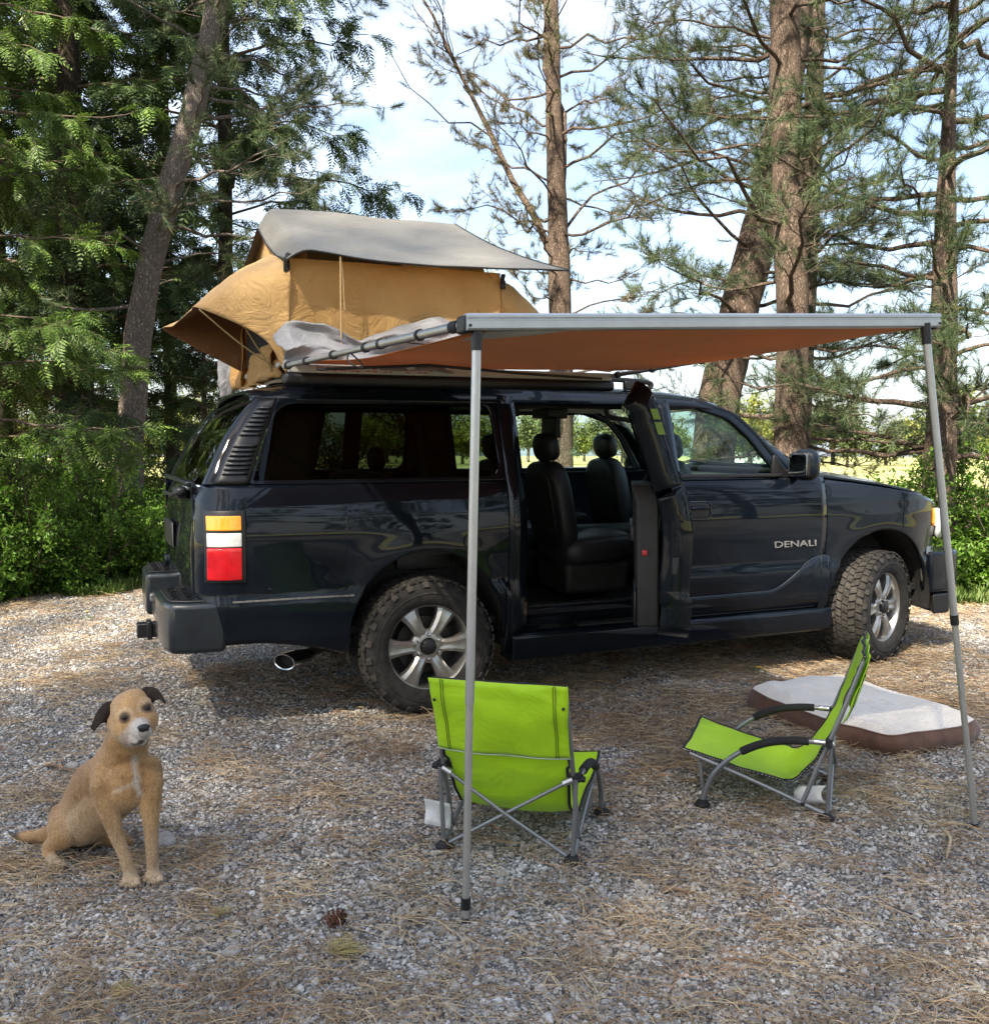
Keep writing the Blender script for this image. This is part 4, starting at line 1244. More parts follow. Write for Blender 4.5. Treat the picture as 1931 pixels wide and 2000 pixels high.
# hood
mb = MB()
def hood(u, v):
    x = 2.80 + 1.25 * u; a = (v - .5) * 2
    ze = interp([(2.8, 1.318), (3.1, 1.285), (3.4, 1.246), (3.7, 1.200), (3.9, 1.150), (4.05, 1.075)], x)
    bul = .045 * (1 - abs(a) ** 3) + .020 * (1 / (1 + math.exp((abs(a) - .62) * 22)))
    w = interp([(2.8, .915), (3.5, .90), (3.8, .855), (4.05, .74)], x)
    nose = .02 * (1 - a * a) * u
    return (x + nose * 2 + (-.08 * (1 - a * a) * (1 - u) ** 3 * -1 * 0), a * w, ze + bul * (1 - .75 * max(0, u - .8) / .2))
mb.grid(hood, 30, 40)
mb.build('hood', M['paint'], CAR, recalc=False, solid=.02, soff=1, ang=60)
for s in (-1, 1):     # fender tops meeting the hood
    mb = MB(); xs = lin(2.858, 3.985, 24)
    def ft(u, v):
        x = 2.858 + 1.127 * u; z = f_zt(x); y = Yb(x, z)
        w = interp([(2.8, .922), (3.5, .907), (3.8, .862), (4.05, .75)], x)
        zz = interp([(2.8, 1.314), (3.1, 1.281), (3.4, 1.242), (3.7, 1.196), (3.9, 1.146), (4.05, 1.071)], x)
        return (x, s * (y + (min(w, y - .01) - y) * v), z + (zz - z) * math.sin(v * PI / 2))
    mb.grid(ft, 24, 4); mb.build('fender_top', M['paint'], CAR, recalc=False)
mb = MB(); mb.box((2.80, 0, 1.345), (.16, 1.72, .03), Matrix.Rotation(rad(12), 3, 'Y')); mb.build('cowl', M['black'], CAR, bevel=.01)
for s in (-1, 1):
    mb = MB(); mb.tube([(2.82, s * .12 - .25, 1.372), (2.74, s * .12 + .35, 1.405)], .009, 6); mb.build('windscreen_wiper', M['black'], CAR)
# front end
mb = MB(); mb.grid(lambda u, v: (4.07 + .03 * math.cos((u - .5) * PI) - .06 * v * 0, -.52 + 1.04 * u, .80 + .31 * v), 12, 4); gr = mb.build('grille', M['chrome'], CAR, solid=.04)
mb = MB()
for k in range(7): mb.box((4.115, 0, .835 + .036 * k), (.02, .96, .014))
mb.build('grille_bars', M['steelw'], gr)
def bump(poly, z0, z1_, name, mat, par=CAR, bev=.03):
    mb = MB(); mb.prism(poly, z0, z1_, lambda a, b, t: (a, b, t)); return mb.build(name, mat, par, bevel=bev, seg=4)
fb = bump([(3.86, -.955), (3.86, -.90), (4.02, -.70), (4.05, .70), (3.86, .90), (3.86, .955), (4.10, .945), (4.23, .86), (4.31, .45), (4.33, 0), (4.31, -.45), (4.23, -.86), (4.10, -.945)], .46, .76, 'front_bumper', M['paint'])
bump([(3.90, -.94), (3.98, -.85), (4.10, -.5), (4.12, 0), (4.10, .5), (3.98, .85), (3.90, .94), (4.08, .93), (4.21, .8), (4.29, .4), (4.305, 0), (4.29, -.4), (4.21, -.8), (4.08, -.93)], .30, .455, 'lower_valance', M['black'], fb, .02)
mb = MB(); mb.grid(lambda u, v: (3.80 + .10 * u, -.93 + .02 * u, .55 + .25 * v), 3, 3); mb.grid(lambda u, v: (3.80 + .10 * u, .93 - .02 * u, .55 + .25 * v), 3, 3); mb.build('bumper_bracket', M['steelw'], fb, solid=.02)
mb = MB(); mb.box((4.0, 0, .80), (.16, 1.5, .5)); mb.build('radiator_support', M['black'], CAR)
# tailgate
def rearx(y, z):
    return interp(XREAR, z) - .035 * (1 - (y / .82) ** 2) + .004
mb = MB(); mb.grid(lambda u, v: (rearx(-.80 + 1.6 * u, .70 + .635 * v), -.80 + 1.6 * u, .70 + .635 * v), 30, 22, flip=True)
tg = mb.build('tailgate', M['paint'], CAR, recalc=False, solid=.03)
mb = MB()
def tgl(u, v):
    z = 1.345 + .465 * v; w = .80 - .13 * v
    y = -w + 2 * w * u
    return (rearx(y * .8 / w, z), y, z)
mb.grid(tgl, 24, 16, flip=True); mb.build('tailgate_glass', M['dark_glass'], CAR, recalc=False)
for s in (-1, 1):      # glass edge fillers between tailgate glass and pillar
    mb = MB()
    def fil(u, v):
        z = 1.34 + .47 * v; w = .80 - .13 * v
        p = Vector((rearx(.8, z) + .002, s * (w - .012), z)); xa = interp([(0, -1.165), (.25, -1.118), (.5, -1.055), (.75, -.975), (1, -.885)], v)
        q = Vector((xa + .012, s * (Yb(xa + .012, z) - .003), z))
        m_ = p.lerp(q, u); bul = math.sin(PI * u) * .030
        return (m_.x - bul, m_.y + s * bul, m_.z)
    mb.grid(fil, 6, 16, flip=(s > 0)); mb.build('gate_pillar', M['paint'], CAR, recalc=False)
mb = MB(); mb.box((-1.255, 0, 1.335), (.045, 1.35, .022)); mb.build('gate_moulding', M['clad'], tg, bevel=.006)
mb = MB(); mb.box((-1.285, -.40, 1.275), (.05, .34, .05)); mb.tube(bez([(-1.30, -.62, 1.30), (-1.335, -.5, 1.27), (-1.33, -.2, 1.262), (-1.325, .1, 1.258)], 6), .011, 6)
mb.sell((-1.30, -.62, 1.29), (.07, .08, .06), 2.5); mb.build('rear_wiper', M['black'], tg, bevel=.006)
mb = MB(); mb.box((-1.31, 0, 1.02), (.02, .44, .15)); mb.build('plate_recess', M['black'], tg, bevel=.02)
mb = MB(); mb.lathe([(.0, -1.310), (.038, -1.309), (.042, -1.303), (.042, -1.29)], 20, Matrix(((0, 0, 1), (0, 1, 0), (1, 0, 0)))); em = mb.build('gate_emblem', M['paint'], tg)
em.location = (0, .42, .80)
# rear bumper with step pads
rbm = bump([(-1.115, -.975), (-1.30, -.965), (-1.40, -.925), (-1.425, -.80), (-1.43, -.36), (-1.20, -.33), (-1.18, -.80)], .455, .722, 'rear_bumper', M['clad'], CAR, .028)
bump([(-1.115, .975), (-1.30, .965), (-1.40, .925), (-1.425, .80), (-1.43, .36), (-1.20, .33), (-1.18, .80)], .455, .722, 'bumper_corner', M['clad'], rbm, .028)
bump([(-1.20, -.36), (-1.40, -.36), (-1.40, .36), (-1.20, .36)], .46, .62, 'bumper_middle', M['clad'], rbm, .02)
mb = MB(); mb.box((-1.405, .16, .60), (.03, .07, .05)); mb.build('tow_latch', M['steelw'], rbm, bevel=.006)
for s in (-1, 1):
    pad = bump([(-1.20, s * .93), (-1.31, s * .915), (-1.385, s * .87), (-1.40, s * .78), (-1.405, s * .40), (-1.23, s * .40)], .720, .732, 'step_pad', M['black'], rbm, .006)
    mb = MB()
    for i in range(5):
        for j in range(14):
            x, y = -1.38 + .035 * i + (.017 if j % 2 else 0), .43 + .034 * j
            if x < -1.33 and y > .84: continue
            mb.box((x, s * y, .7345), (.020, .012, .005), Matrix.Rotation(.6 if (i + j) % 2 else -.6, 3, 'Z'))
    mb.build('grip_pattern', M['black'], pad)
mb = MB(); mb.box((-1.40, 0, .43), (.22, .085, .085)); mb.box((-1.44, 0, .43), (.03, .11, .11)); mb.build('hitch_receiver', M['black'], CAR, bevel=.006)
mb = MB(); mb.box((-1.3, 0, .43), (.10, 1.0, .06)); mb.build('hitch_beam', M['black'], CAR, bevel=.01)
# exhaust
ex_a = Vector((-.80, -.60, -.03)).normalized(); ex_e = Vector((-.80, -.86, .352))
mb = MB()
mb.tube([ex_e - ex_a * (.20 - .05 * k) for k in range(5)], [.050, .062, .068, .070, .070], 28, caps=False, squash=(.62, 1.1))
mb.tube([ex_e, ex_e - ex_a * .002, ex_e - ex_a * .06], [.070, .061, .058], 28, caps=False, squash=(.62, 1.1))
tip = mb.build('exhaust_tip', M['chrome'], CAR)
mb = MB(); mb.tube([ex_e - ex_a * .05, ex_e - ex_a * .10], [.059, .05], 24, caps=True, squash=(.62, 1.1)); mb.build('exhaust_bore', M['rubber'], tip)
mb = MB(); mb.tube([(-.66, -.755, .358), (-.45, -.62, .40), (-.2, -.5, .44)], .03, 8); mb.build('exhaust_pipe', M['disc'], CAR)
# underbody
mb = MB(); mb.box((1.35, 0, .50), (5.0, 1.70, .04)); mb.build('floor_pan', M['carpet'], CAR)
mb = MB(); mb.box((-.95, 0, .56), (.55, 1.84, .16)); mb.build('cargo_floor', M['rubber'], CAR)
mb = MB(); mb.box((1.75, 0, .44), (2.1, 1.5, .08)); mb.build('chassis', M['rubber'], CAR)
mb = MB(); mb.tube([(0, -.8, .40), (0, .8, .40)], .045, 8); mb.sell((0, .05, .40), (.26, .3, .28)); mb.tube([(3.302, -.75, .40), (3.302, .75, .40)], .035, 8); mb.build('axles', M['disc'], CAR)
mb = MB(); mb.box((2.78, 0, .80), (.04, 1.7, .95)); mb.build('firewall', M['rubber'], CAR)
# wheels
def make_wheel(loc, steer, side):
    """axis along +h towards the outside"""
    def mt(p):                                   # lathe axis z -> outside (-y for the right wheels)
        return Vector((p.x, -p.z, p.y))
    A = Matrix(((1, 0, 0), (0, 0, -1), (0, 1, 0)))
    mb = MB()
    mb.lathe([(.236, -.10), (.243, -.125), (.29, -.139), (.335, -.138), (.372, -.126), (.388, -.105), (.391, 0), (.388, .105), (.372, .126), (.335, .138), (.318, .1375), (.314, .141), (.308, .141), (.305, .1385), (.29, .139), (.255, .128), (.243, .118), (.238, .10)], 56, A)
    mb.v = [(v[0], v[1] * 1.12, v[2]) for v in mb.v]
    w = mb.build('wheel', M['rubber'], CAR)
    w.location = loc
    w.rotation_euler = (0, 0, steer + (PI if side > 0 else 0))
    mb = MB()
    n = 46
    for k in range(n):
        a0 = 2 * PI * k / n
        for (h, wd, sh, ln, jog) in ((-.108, .040, .25, .70, 0), (-.062, .042, -.3, .78, .5), (-.018, .034, .35, .74, .15), (.022, .034, .35, .74, .6), (.064, .042, -.3, .78, .1), (.109, .040, .25, .70, .45)):
            a = a0 + jog * 2 * PI / n
            da = PI / n * ln
            r1 = .4005 if abs(h) < .1 else .396; r0 = .384
            V = []
            for r in (r0, r1):
                for (sa, sh_) in ((-1, -1), (1, -1), (1, 1), (-1, 1)):
                    ang_ = a + sa * da + sh * da * sh_
                    V.append(A @ Vector((r * math.cos(ang_), r * math.sin(ang_), h + sh_ * wd / 2)))
            mb.add(V, [(4, 5, 6, 7), (0, 1, 5, 4), (1, 2, 6, 5), (2, 3, 7, 6), (3, 0, 4, 7)])
        # shoulder lugs running down the sidewall
        for sg in (1, -1):
            if k % 2: continue
            V = []
            for (r, h) in ((.392, .112), (.366, .133), (.352, .1405)):
                for sa in (-1, 1):
                    ang_ = a0 + sa * PI / n * .75
                    V.append(A @ Vector((r * math.cos(ang_), r * math.sin(ang_), sg * (h + .003))))
            for (r, h) in ((.385, .105), (.36, .122), (.35, .13)):
                for sa in (-1, 1):
                    ang_ = a0 + sa * PI / n * .75
                    V.append(A @ Vector((r * math.cos(ang_), r * math.sin(ang_), sg * h)))
            mb.add(V, [(0, 1, 3, 2), (2, 3, 5, 4), (0, 2, 8, 6), (1, 7, 9, 3), (2, 4, 10, 8), (3, 9, 11, 5), (4, 5, 11, 10)])
    mb.v = [(v[0], v[1] * 1.12, v[2]) for v in mb.v]
    tr_ = mb.build('tread_blocks', M['tread'], w, smooth=False)
    tr_['kind'] = 'stuff'
    mb = MB()
    mb.lathe([(.248, .118), (.251, .124), (.247, .130), (.240, .128), (.232, .116), (.222, .06), (.215, -.02), (.205, -.10)], 56, A)
    rim = mb.build('rim', M['alloy'], w)
    for k in range(6):
        a = 2 * PI * k / 6 + PI / 6 + PI / 6 * 1
        mb = MB()
        secs = [(.045, .030, .095, .08), (.075, .036, .112, .075), (.115, .034, .121, .07), (.165, .040, .124, .07), (.205, .052, .120, .06), (.233, .062, .112, .05)]
        V = []
        for (r, hw, ht, hb) in secs:
            for (t, h) in ((-hw, hb), (-hw, ht - .014), (-hw * .55, ht), (0, ht - .004), (hw * .55, ht), (hw, ht - .014), (hw, hb)):
                V.append(A @ Vector((r * math.cos(a) - t * math.sin(a), r * math.sin(a) + t * math.cos(a), h)))
        F = []
        for i in range(len(secs) - 1):
            for j in range(6):
                F.append((i * 7 + j, i * 7 + j + 1, (i + 1) * 7 + j + 1, (i + 1) * 7 + j))
        mb.add(V, F)
        mb.build('spoke', M['alloy'], w, ang=22)
        an = a + PI / 6 * 0
        mb = MB()
        q = A @ Vector((.069 * math.cos(a + PI / 6), .069 * math.sin(a + PI / 6), .115))
        mb.lathe([(0.0, .016), (.008, .014), (.011, .006), (.012, -.02)], 8, Matrix.Translation(q) @ A.to_4x4()); mb.build('lug_nut', M['chrome'], w)
    mb = MB(); mb.lathe([(.098, .06), (.098, .098), (.085, .108), (.05, .11)], 30, A); mb.build('hub_plate', M['alloy'], w)
    mb = MB(); mb.lathe([(0, .142), (.03, .141), (.042, .134), (.046, .10)], 24, A); mb.build('hub_cap', M['black'], w)
    mb = MB(); mb.lathe([(.04, .03), (.165, .03), (.168, .02), (.168, .0), (.05, 0)], 30, A); mb.lathe([(.05, -.02), (.22, -.03), (.22, -.04)], 30, A); mb.build('brake_disc', M['disc'], w)
    return w
make_wheel((0, -.865, .395), 0, -1)
make_wheel((3.36, -.862, .395), rad(21), -1)
make_wheel((0, .865, .395), 0, 1)
make_wheel((3.36, .845, .395), rad(21), 1)
# interior
def seat(x, y, name='seat'):
    tilt = Matrix.Rotation(rad(-10), 3, 'Y')
    mb = MB()
    mb.sell((x + .24, y, .86), (.56, .52, .20), 4, Matrix.Rotation(rad(-5), 3, 'Y'), 24, 14)
    st = mb.build(name, M['leather'], CAR)
    def shp(p):
        p = p.copy(); p.y *= 1 - .10 * max(0, p.z / .3) ** 2; return p
    mb = MB(); mb.sell((x - .02, y, 1.14), (.16, .50, .60), 4, tilt, 24, 16, shp); mb.build('backrest', M['leather'], st)
    mb = MB(); mb.sell((x - .09, y, 1.15), (.03, .38, .42), 5, tilt, 24, 12); mb.build('back_panel', M['trim'], st, bevel=.0)
    mb = MB(); mb.sell((x - .055, y, 1.525), (.12, .27, .19), 2.8, tilt, 20, 14); hr = mb.build('headrest', M['leather'], st)
    mb = MB()
    for s in (-.07, .07): mb.tube([(x - .05, y + s, 1.40), (x - .055, y + s, 1.48)], .008, 6)
    mb.build('headrest_posts', M['chrome'], hr)
    mb = MB(); mb.box((x + .22, y, .68), (.46, .44, .20)); mb.build('seat_base', M['trim'], st, bevel=.03)
    mb = MB(); mb.sell((x + .22, y + (.27 if y < 0 else -.27), 1.04), (.36, .06, .07), 3, None, 16, 8); mb.build('seat_armrest', M['leather'], st)
for x in (1.06, 2.0):
    for y in (-.44, .44): seat(x, y)
mb = MB(); mb.sell((.10, 0, .86), (.5, 1.3, .2), 5); mb.sell((-.10, 0, 1.10), (.16, 1.3, .55), 5, Matrix.Rotation(rad(-10), 3, 'Y')); b3 = mb.build('rear_bench', M['leather'], CAR)
for y in (-.45, .45):
    mb = MB(); mb.sell((-.14 + .26, y, 1.44), (.10, .26, .17), 2.8); mb.build('headrest', M['leather'], b3)
mb = MB(); mb.prism([(2.42, .90), (2.50, 1.18), (2.56, 1.29), (2.80, 1.33), (2.80, .80)], -.84, .84, lambda a, b, t: (a, t, b)); ds = mb.build('dashboard', M['trim'], CAR, bevel=.03, seg=3)
mb = MB(); mb.tube([Vector((2.36 + .06 * math.sin(a), .44 + .19 * math.cos(a), 1.14 + .18 * math.sin(a))) for a in [2 * PI * k / 28 for k in range(28)]], .016, 8, closed=True); mb.box((2.37, .44, 1.14), (.04, .30, .07)); mb.build('steering_wheel', M['leather'], CAR, bevel=.01)
mb = MB(); mb.box((1.9, 0, .78), (1.1, .30, .36)); mb.build('centre_console', M['trim'], CAR, bevel=.04)
mb = MB(); mb.box((2.18, 0, 1.665), (.03, .26, .075)); mb.tube([(2.18, 0, 1.70), (2.20, 0, 1.78)], .012, 6); mb.build('interior_mirror', M['black'], CAR, bevel=.012)
mb = MB(); mb.box((1.25, 0, 1.755), (.16, .26, .07)); mb.box((1.25, -.02, 1.66), (.05, .22, .15)); mb.build('overhead_screen', M['black'], CAR, bevel=.012)
mb = MB(); mb.box((-.35, .82, 1.15), (1.4, .04, .36)); mb.box((-.35, -.86, 1.12), (1.4, .04, .42)); mb.build('cargo_trim', M['trim'], CAR)
# cargo barrier seen as a grid through the tinted glass
mb = MB()
for k in range(3): mb.tube([(-.55 + .0 * k, -.6 + .6 * k, 1.0), (-.60, -.6 + .6 * k, 1.74)], .012, 6)
for k in range(3): mb.tube([(-.57, -.7, 1.25 + .2 * k), (-.57, .7, 1.25 + .2 * k)], .010, 6)
mb.build('cargo_barrier', M['black'], CAR)
# DENALI lettering on the front doors
def text(name, body, size, mat, parent, mtx, extrude=.004, sx=1.0, shear=0.0, bev=0.0):
    cu = bpy.data.curves.new(name, 'FONT')
    cu.body = body; cu.size = size; cu.extrude = extrude; cu.align_x = 'CENTER'; cu.shear = shear; cu.offset = bev
    tmp = bpy.data.objects.new(name + '_tmp', cu)
    COL.objects.link(tmp)
    dg_ = bpy.context.evaluated_depsgraph_get()
    me = bpy.data.meshes.new_from_object(tmp.evaluated_get(dg_))
    bpy.data.objects.remove(tmp)
    me.transform(Matrix.Diagonal((sx, 1, 1, 1)))
    me.transform(mtx)
    me.materials.clear(); me.materials.append(mat)
    return link(bpy.data.objects.new(name, me), parent)
fds = [o for o in CAR.children if o.name.startswith('front_door')]
for fd in fds:
    s = 1 if fd.data.vertices[0].co.y > 0 else -1
    mtx = Matrix.Translation((2.59, s * (Yb(2.6, .88) + .0035), .860)) @ Matrix.Rotation(0 if s < 0 else PI, 4, 'Z') @ Matrix.Rotation(PI / 2, 4, 'X')
    text('door_lettering', 'DENALI', .060, M['lettering'], fd, mtx, sx=1.75)
# roof rack
RACK = []
for s in (-1, 1):
    mb = MB(); mb.tube(bez([(-.55, s * .66, 1.90), (-.48, s * .66, 1.955), (.5, s * .66, 1.965), (1.55, s * .66, 1.955), (1.66, s * .66, 1.905)], 8), .017, 8)
    rl = mb.build('roof_rail', M['black'], CAR)
    for x in (-.45, .55, 1.5):
        mb = MB(); mb.box((x, s * .66, 1.925), (.09, .04, .06)); mb.build('rail_foot', M['black'], rl, bevel=.01)
for x in (-.40, .25, .85):
    mb = MB(); mb.tube([(x, -.93, 1.978), (x, .80, 1.978)], .020, 8, squash=(.7, 1.3)); mb.build('roof_crossbar', M['black'], CAR)
# ================================================================ roof tent
def canvasmat(name, col, col2, trans, bump=0.35, wr=5.0, rough=.8):
    m = pm(name, col, rough=rough, col2=col2, vs=3.0, sheen=0.15, trans=trans)
    nt = m.node_tree; L = nt.links; b = nt.nodes['Principled BSDF']
    tc = [n for n in nt.nodes if n.type == 'TEX_COORD'][0]
    w1 = nd(nt, 'ShaderNodeTexNoise', Scale=wr, Detail=6.0, Roughness=0.55, Distortion=1.8)
    rdg = nd(nt, 'ShaderNodeMath', operation='PINGPONG'); rdg.inputs[1].default_value = 0.12
    L.new(tc.outputs['Object'], w1.inputs['Vector'])
    L.new(w1.outputs['Fac'], rdg.inputs[0])
    wv = nd(nt, 'ShaderNodeTexNoise', Scale=420.0, Detail=2.0)
    L.new(tc.outputs['Object'], wv.inputs['Vector'])
    ad = nd(nt, 'ShaderNodeMath', operation='MULTIPLY_ADD'); ad.inputs[1].default_value = 0.02
    L.new(wv.outputs['Fac'], ad.inputs[0]); L.new(rdg.outputs['Value'], ad.inputs[2])
    bp = nd(nt, 'ShaderNodeBump', Strength=bump, Distance=0.12)
    L.new(ad.outputs['Value'], bp.inputs['Height'])
    L.new(bp.outputs['Normal'], b.inputs['Normal'])
    for n in nt.nodes:
        if n.type == 'BSDF_TRANSLUCENT': L.new(bp.outputs['Normal'], n.inputs['Normal'])
    return m
M['canvas'] = canvasmat('tan_canvas', (0.62, 0.36, 0.12), (0.68, 0.41, 0.15), .32, bump=.38)
M['canvas_shade'] = canvasmat('shaded_canvas', (0.20, 0.085, 0.025), (0.24, 0.10, 0.03), .25)  # awning hood underside: shade put into a darker copy of the canvas colour
M['fly'] = canvasmat('grey_flysheet', (0.17, 0.16, 0.138), (0.21, 0.198, 0.172), .14, bump=.25, wr=2.0, rough=.55)
M['pvc'] = canvasmat('grey_cover', (0.20, 0.20, 0.21), (0.26, 0.26, 0.27), .03, bump=.3, wr=3.5, rough=.5)
M['mesh_dark'] = pm('dark_mesh', (0.006, 0.006, 0.006), rough=.9)
M['rope'] = pm('tan_cord', (0.55, 0.40, 0.20), rough=.9)
M['strap'] = pm('black_webbing', (0.008, 0.008, 0.009), rough=.7)
M['alu'] = pm('aluminium', (0.50, 0.51, 0.52), rough=.36, metal=.9, var=.05)
M['aluw'] = pm('white_alu', (0.55, 0.54, 0.50), rough=.45, var=.08)
M['awn'] = canvasmat('rust_fabric', (0.46, 0.175, 0.042), (0.50, 0.20, 0.05), .42, bump=.12, wr=2.5)
M['awn_grey'] = canvasmat('grey_fabric', (0.38, 0.38, 0.36), (0.42, 0.42, 0.40), .2, bump=.1)
M['redprint'] = pm('red_print', (0.45, 0.10, 0.05), rough=.7)

def wob(x, y, z, sc, amp, seed=0.0):
    return mnoise.noise(Vector((x * sc + seed, y * sc + seed * 1.7, z * sc - seed))) * amp

TENT = thing('roof_tent', 'tan canvas roof tent with grey flysheet pitched on the car roof', 'tent', (0, 0, 1.99))
TZ = 1.99
mb = MB(); mb.box((-.085, .33, .015), (1.30, 2.22, .03)); tb = mb.build('base_board', M['aluw'], TENT, bevel=.006)
TX0, TX1, TY0, TY1, RY = -.72, .53, -.76, 1.40, .32
def wallpt(x, y, z, nx, ny, amp=.012, seed=0):
    d = wob(x, y, z, 5.0, amp, seed) + wob(x, y, z, 14.0, amp * .35, seed + 3)
    return (x + nx * d, y + ny * d, z)
# near and far end walls
def nearw(u, v):
    x = TX0 + (TX1 - TX0) * u; z = .03 + .54 * v
    sag = .035 * math.sin(PI * u) * math.sin(PI * min(1, v * 1.1))
    return wallpt(x, TY0 + sag - .03 * v, z, 0, 1, .022, 1)
mb = MB(); mb.grid(nearw, 46, 26); nw = mb.build('end_wall', M['canvas'], TENT, recalc=False)
mb = MB(); mb.grid(lambda u, v: wallpt(TX0 + (TX1 - TX0) * u, TY1 + .03 * v, .03 + .60 * v, 0, 1, .014, 2), 20, 12); mb.build('end_wall', M['canvas'], TENT, recalc=False)
for (x, sg) in ((TX0, -1), (TX1, 1)):
    def sidew(u, v):
        y = TY0 + (TY1 - TY0) * u
        top = .60 + .44 * max(0, 1 - abs(y - RY) / (1.10)) ** 1.0
        return wallpt(x + (-sg) * .10 * v, y, .03 + (top - .03) * v, 1, 0, .014, 4)
    mb = MB(); mb.grid(sidew, 40, 20); mb.build('side_wall', M['canvas'], TENT, recalc=False)
# seam tapes on the near wall
for x in (-.60, .30):
    mb = MB(); mb.grid(lambda u, v: tuple(Vector(nearw((x - TX0 + .012 * u) / (TX1 - TX0), v)) + Vector((0, -.004, 0))), 1, 26); mb.build('seam', M['canvas'], nw, recalc=False)
# window opening behind the awning hood on the rear side
for (x, sg) in ((TX0 - .016, -1), (TX1 + .016, 1)):
    mb = MB(); mb.grid(lambda u, v: (x, -.58 + 1.16 * u, .07 + .42 * v + .05 * math.sin(PI * u)), 10, 6); mb.build('mesh_window', M['mesh_dark'], TENT, recalc=False)
def hoodsurf(name, att, out, nrm, bulge, mat):
    A = bez(att, 10); B = bez(out, 10); n = min(len(A), len(B)) - 1
    def fn(u, v):
        a = A[round(u * n)]; b = B[round(u * n)]
        p = a.lerp(b, v)
        d = bulge * math.sin(PI * v) * math.sin(PI * u)
        p = p + nrm * d
        w = wob(p.x, p.y, p.z, 7.0, .026, 9) + wob(p.x, p.y, p.z, 18.0, .010, 5)
        k = math.sin(PI * min(1, v * 1.0 + .12))
        return tuple(p + Vector((.4, -.6, .7)) * w * k)
    mb = MB(); mb.grid(fn, n, 18)
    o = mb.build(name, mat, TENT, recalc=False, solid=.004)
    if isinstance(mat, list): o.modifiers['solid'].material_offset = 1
    return o
M['canvas2'] = canvasmat('tan_hood_canvas', (0.52, 0.31, 0.115), (0.58, 0.36, 0.14), .06, bump=.4)
wl = TX0 - .008
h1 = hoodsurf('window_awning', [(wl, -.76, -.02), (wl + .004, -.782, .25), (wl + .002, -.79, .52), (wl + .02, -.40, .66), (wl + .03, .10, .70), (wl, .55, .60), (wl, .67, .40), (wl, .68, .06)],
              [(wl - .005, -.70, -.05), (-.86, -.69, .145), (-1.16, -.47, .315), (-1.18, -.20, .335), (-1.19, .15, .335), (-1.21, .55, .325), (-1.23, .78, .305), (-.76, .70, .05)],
              Vector((-.3, -.4, .6)), .05, [M['canvas2'], M['canvas_shade']])
wr_ = TX1 + .008
h2 = hoodsurf('window_awning', [(wr_, -.70, 0), (wr_, -.74, .25), (wr_, -.74, .53), (wr_, -.40, .64), (wr_, .10, .68), (wr_, .55, .58), (wr_, .67, .40), (wr_, .68, .06)],
              [(wr_ + .005, -.70, 0), (.74, -.70, .20), (.95, -.50, .36), (.97, -.2, .38), (.97, .1, .38), (.97, .5, .37), (.95, .75, .35), (.56, .70, .05)],
              Vector((.3, -.3, .6)), .03, M['canvas'])
for pts in ([(-.98, -.62, .27), (-.86, -.5, .12), (-.75, -.42, -.02)], [(-1.165, -.47, .31), (-.95, -.44, .14), (-.74, -.42, .0)]):
    mb = MB(); mb.tube(bez(pts, 6), .0045, 6); mb.build('awning_rod', M['rope'], h1)
# fly sheet
def fly(u, v):
    """u across the width, v from the near edge over the ridge to the far edge"""
    ye = -.90; yf = 1.52
    if v < .5:
        t = v / .5
        y = ye + (RY - ye) * t
        z = .60 + (1.085 - .60) * (t ** .97)
        z -= .035 * math.sin(PI * t) * 1.0
    else:
        t = (v - .5) / .5
        y = RY + (yf - RY) * t
        z = 1.085 + (.60 - 1.085) * t - .03 * math.sin(PI * t)
        t = 1 - t
    xl = -.755 + (.06) * t
    xr = .93 + (.67 - .93) * (t ** .75)
    x = xl + (xr - xl) * u
    # rounded drop at the left end, sag to the right tip
    e = max(0, 1 - u / .075)
    z -= (.13 * (1 - .55 * (1 - t) ** 3)) * (1 - math.cos(e * PI / 2)) * 1.0
    x += .050 * math.sin(e * PI / 2) * .0
    z -= .030 * math.sin(PI * u) * (1 - t) ** .5
    z += wob(x, y, z, 2.5, .014, 2)
    z -= .018 * (1 - abs(2 * v - 1)) ** 8 * 0
    return (x, y, z)
mb = MB(); mb.grid(lambda u, v: fly(u ** 1.25, v), 60, 48)
fl = mb.build('flysheet', M['fly'], TENT, recalc=False, solid=.003)
edge = [fly(0, v / 40) for v in range(41)][::-1] + [fly(u / 40, 0) for u in range(1, 41)]
mb = MB(); mb.tube([Vector(p) + Vector((0, -.002, -.003)) for p in edge], .0055, 6); mb.build('fly_binding', M['strap'], fl)
mb = MB(); mb.tube([Vector(fly(1, v / 20)) for v in range(41 // 2)], .005, 5); mb.build('fly_binding', M['strap'], fl)
for (p, q) in (((-.735, -.83, .59), (-.742, -.80, .52)), ((.535, -.82, .56), (.54, -.80, .50))):
    mb = MB(); mb.tube([p, Vector(p).lerp(Vector(q), .5) + Vector((-.01, -.012, 0)), q], .014, 6, squash=(.5, 1.2)); mb.box(q, (.03, .02, .05)); mb.build('buckle_strap', M['strap'], fl, bevel=.004)
mb = MB(); mb.tube([fly(.17, 0), (-.455, -.845, .05)], .0040, 6); mb.tube(bez([fly(.17, 0), (-.445, -.86, .48), (-.43, -.83, .30)], 6), .003, 5); mb.build('guy_cord', M['rope'], TENT)
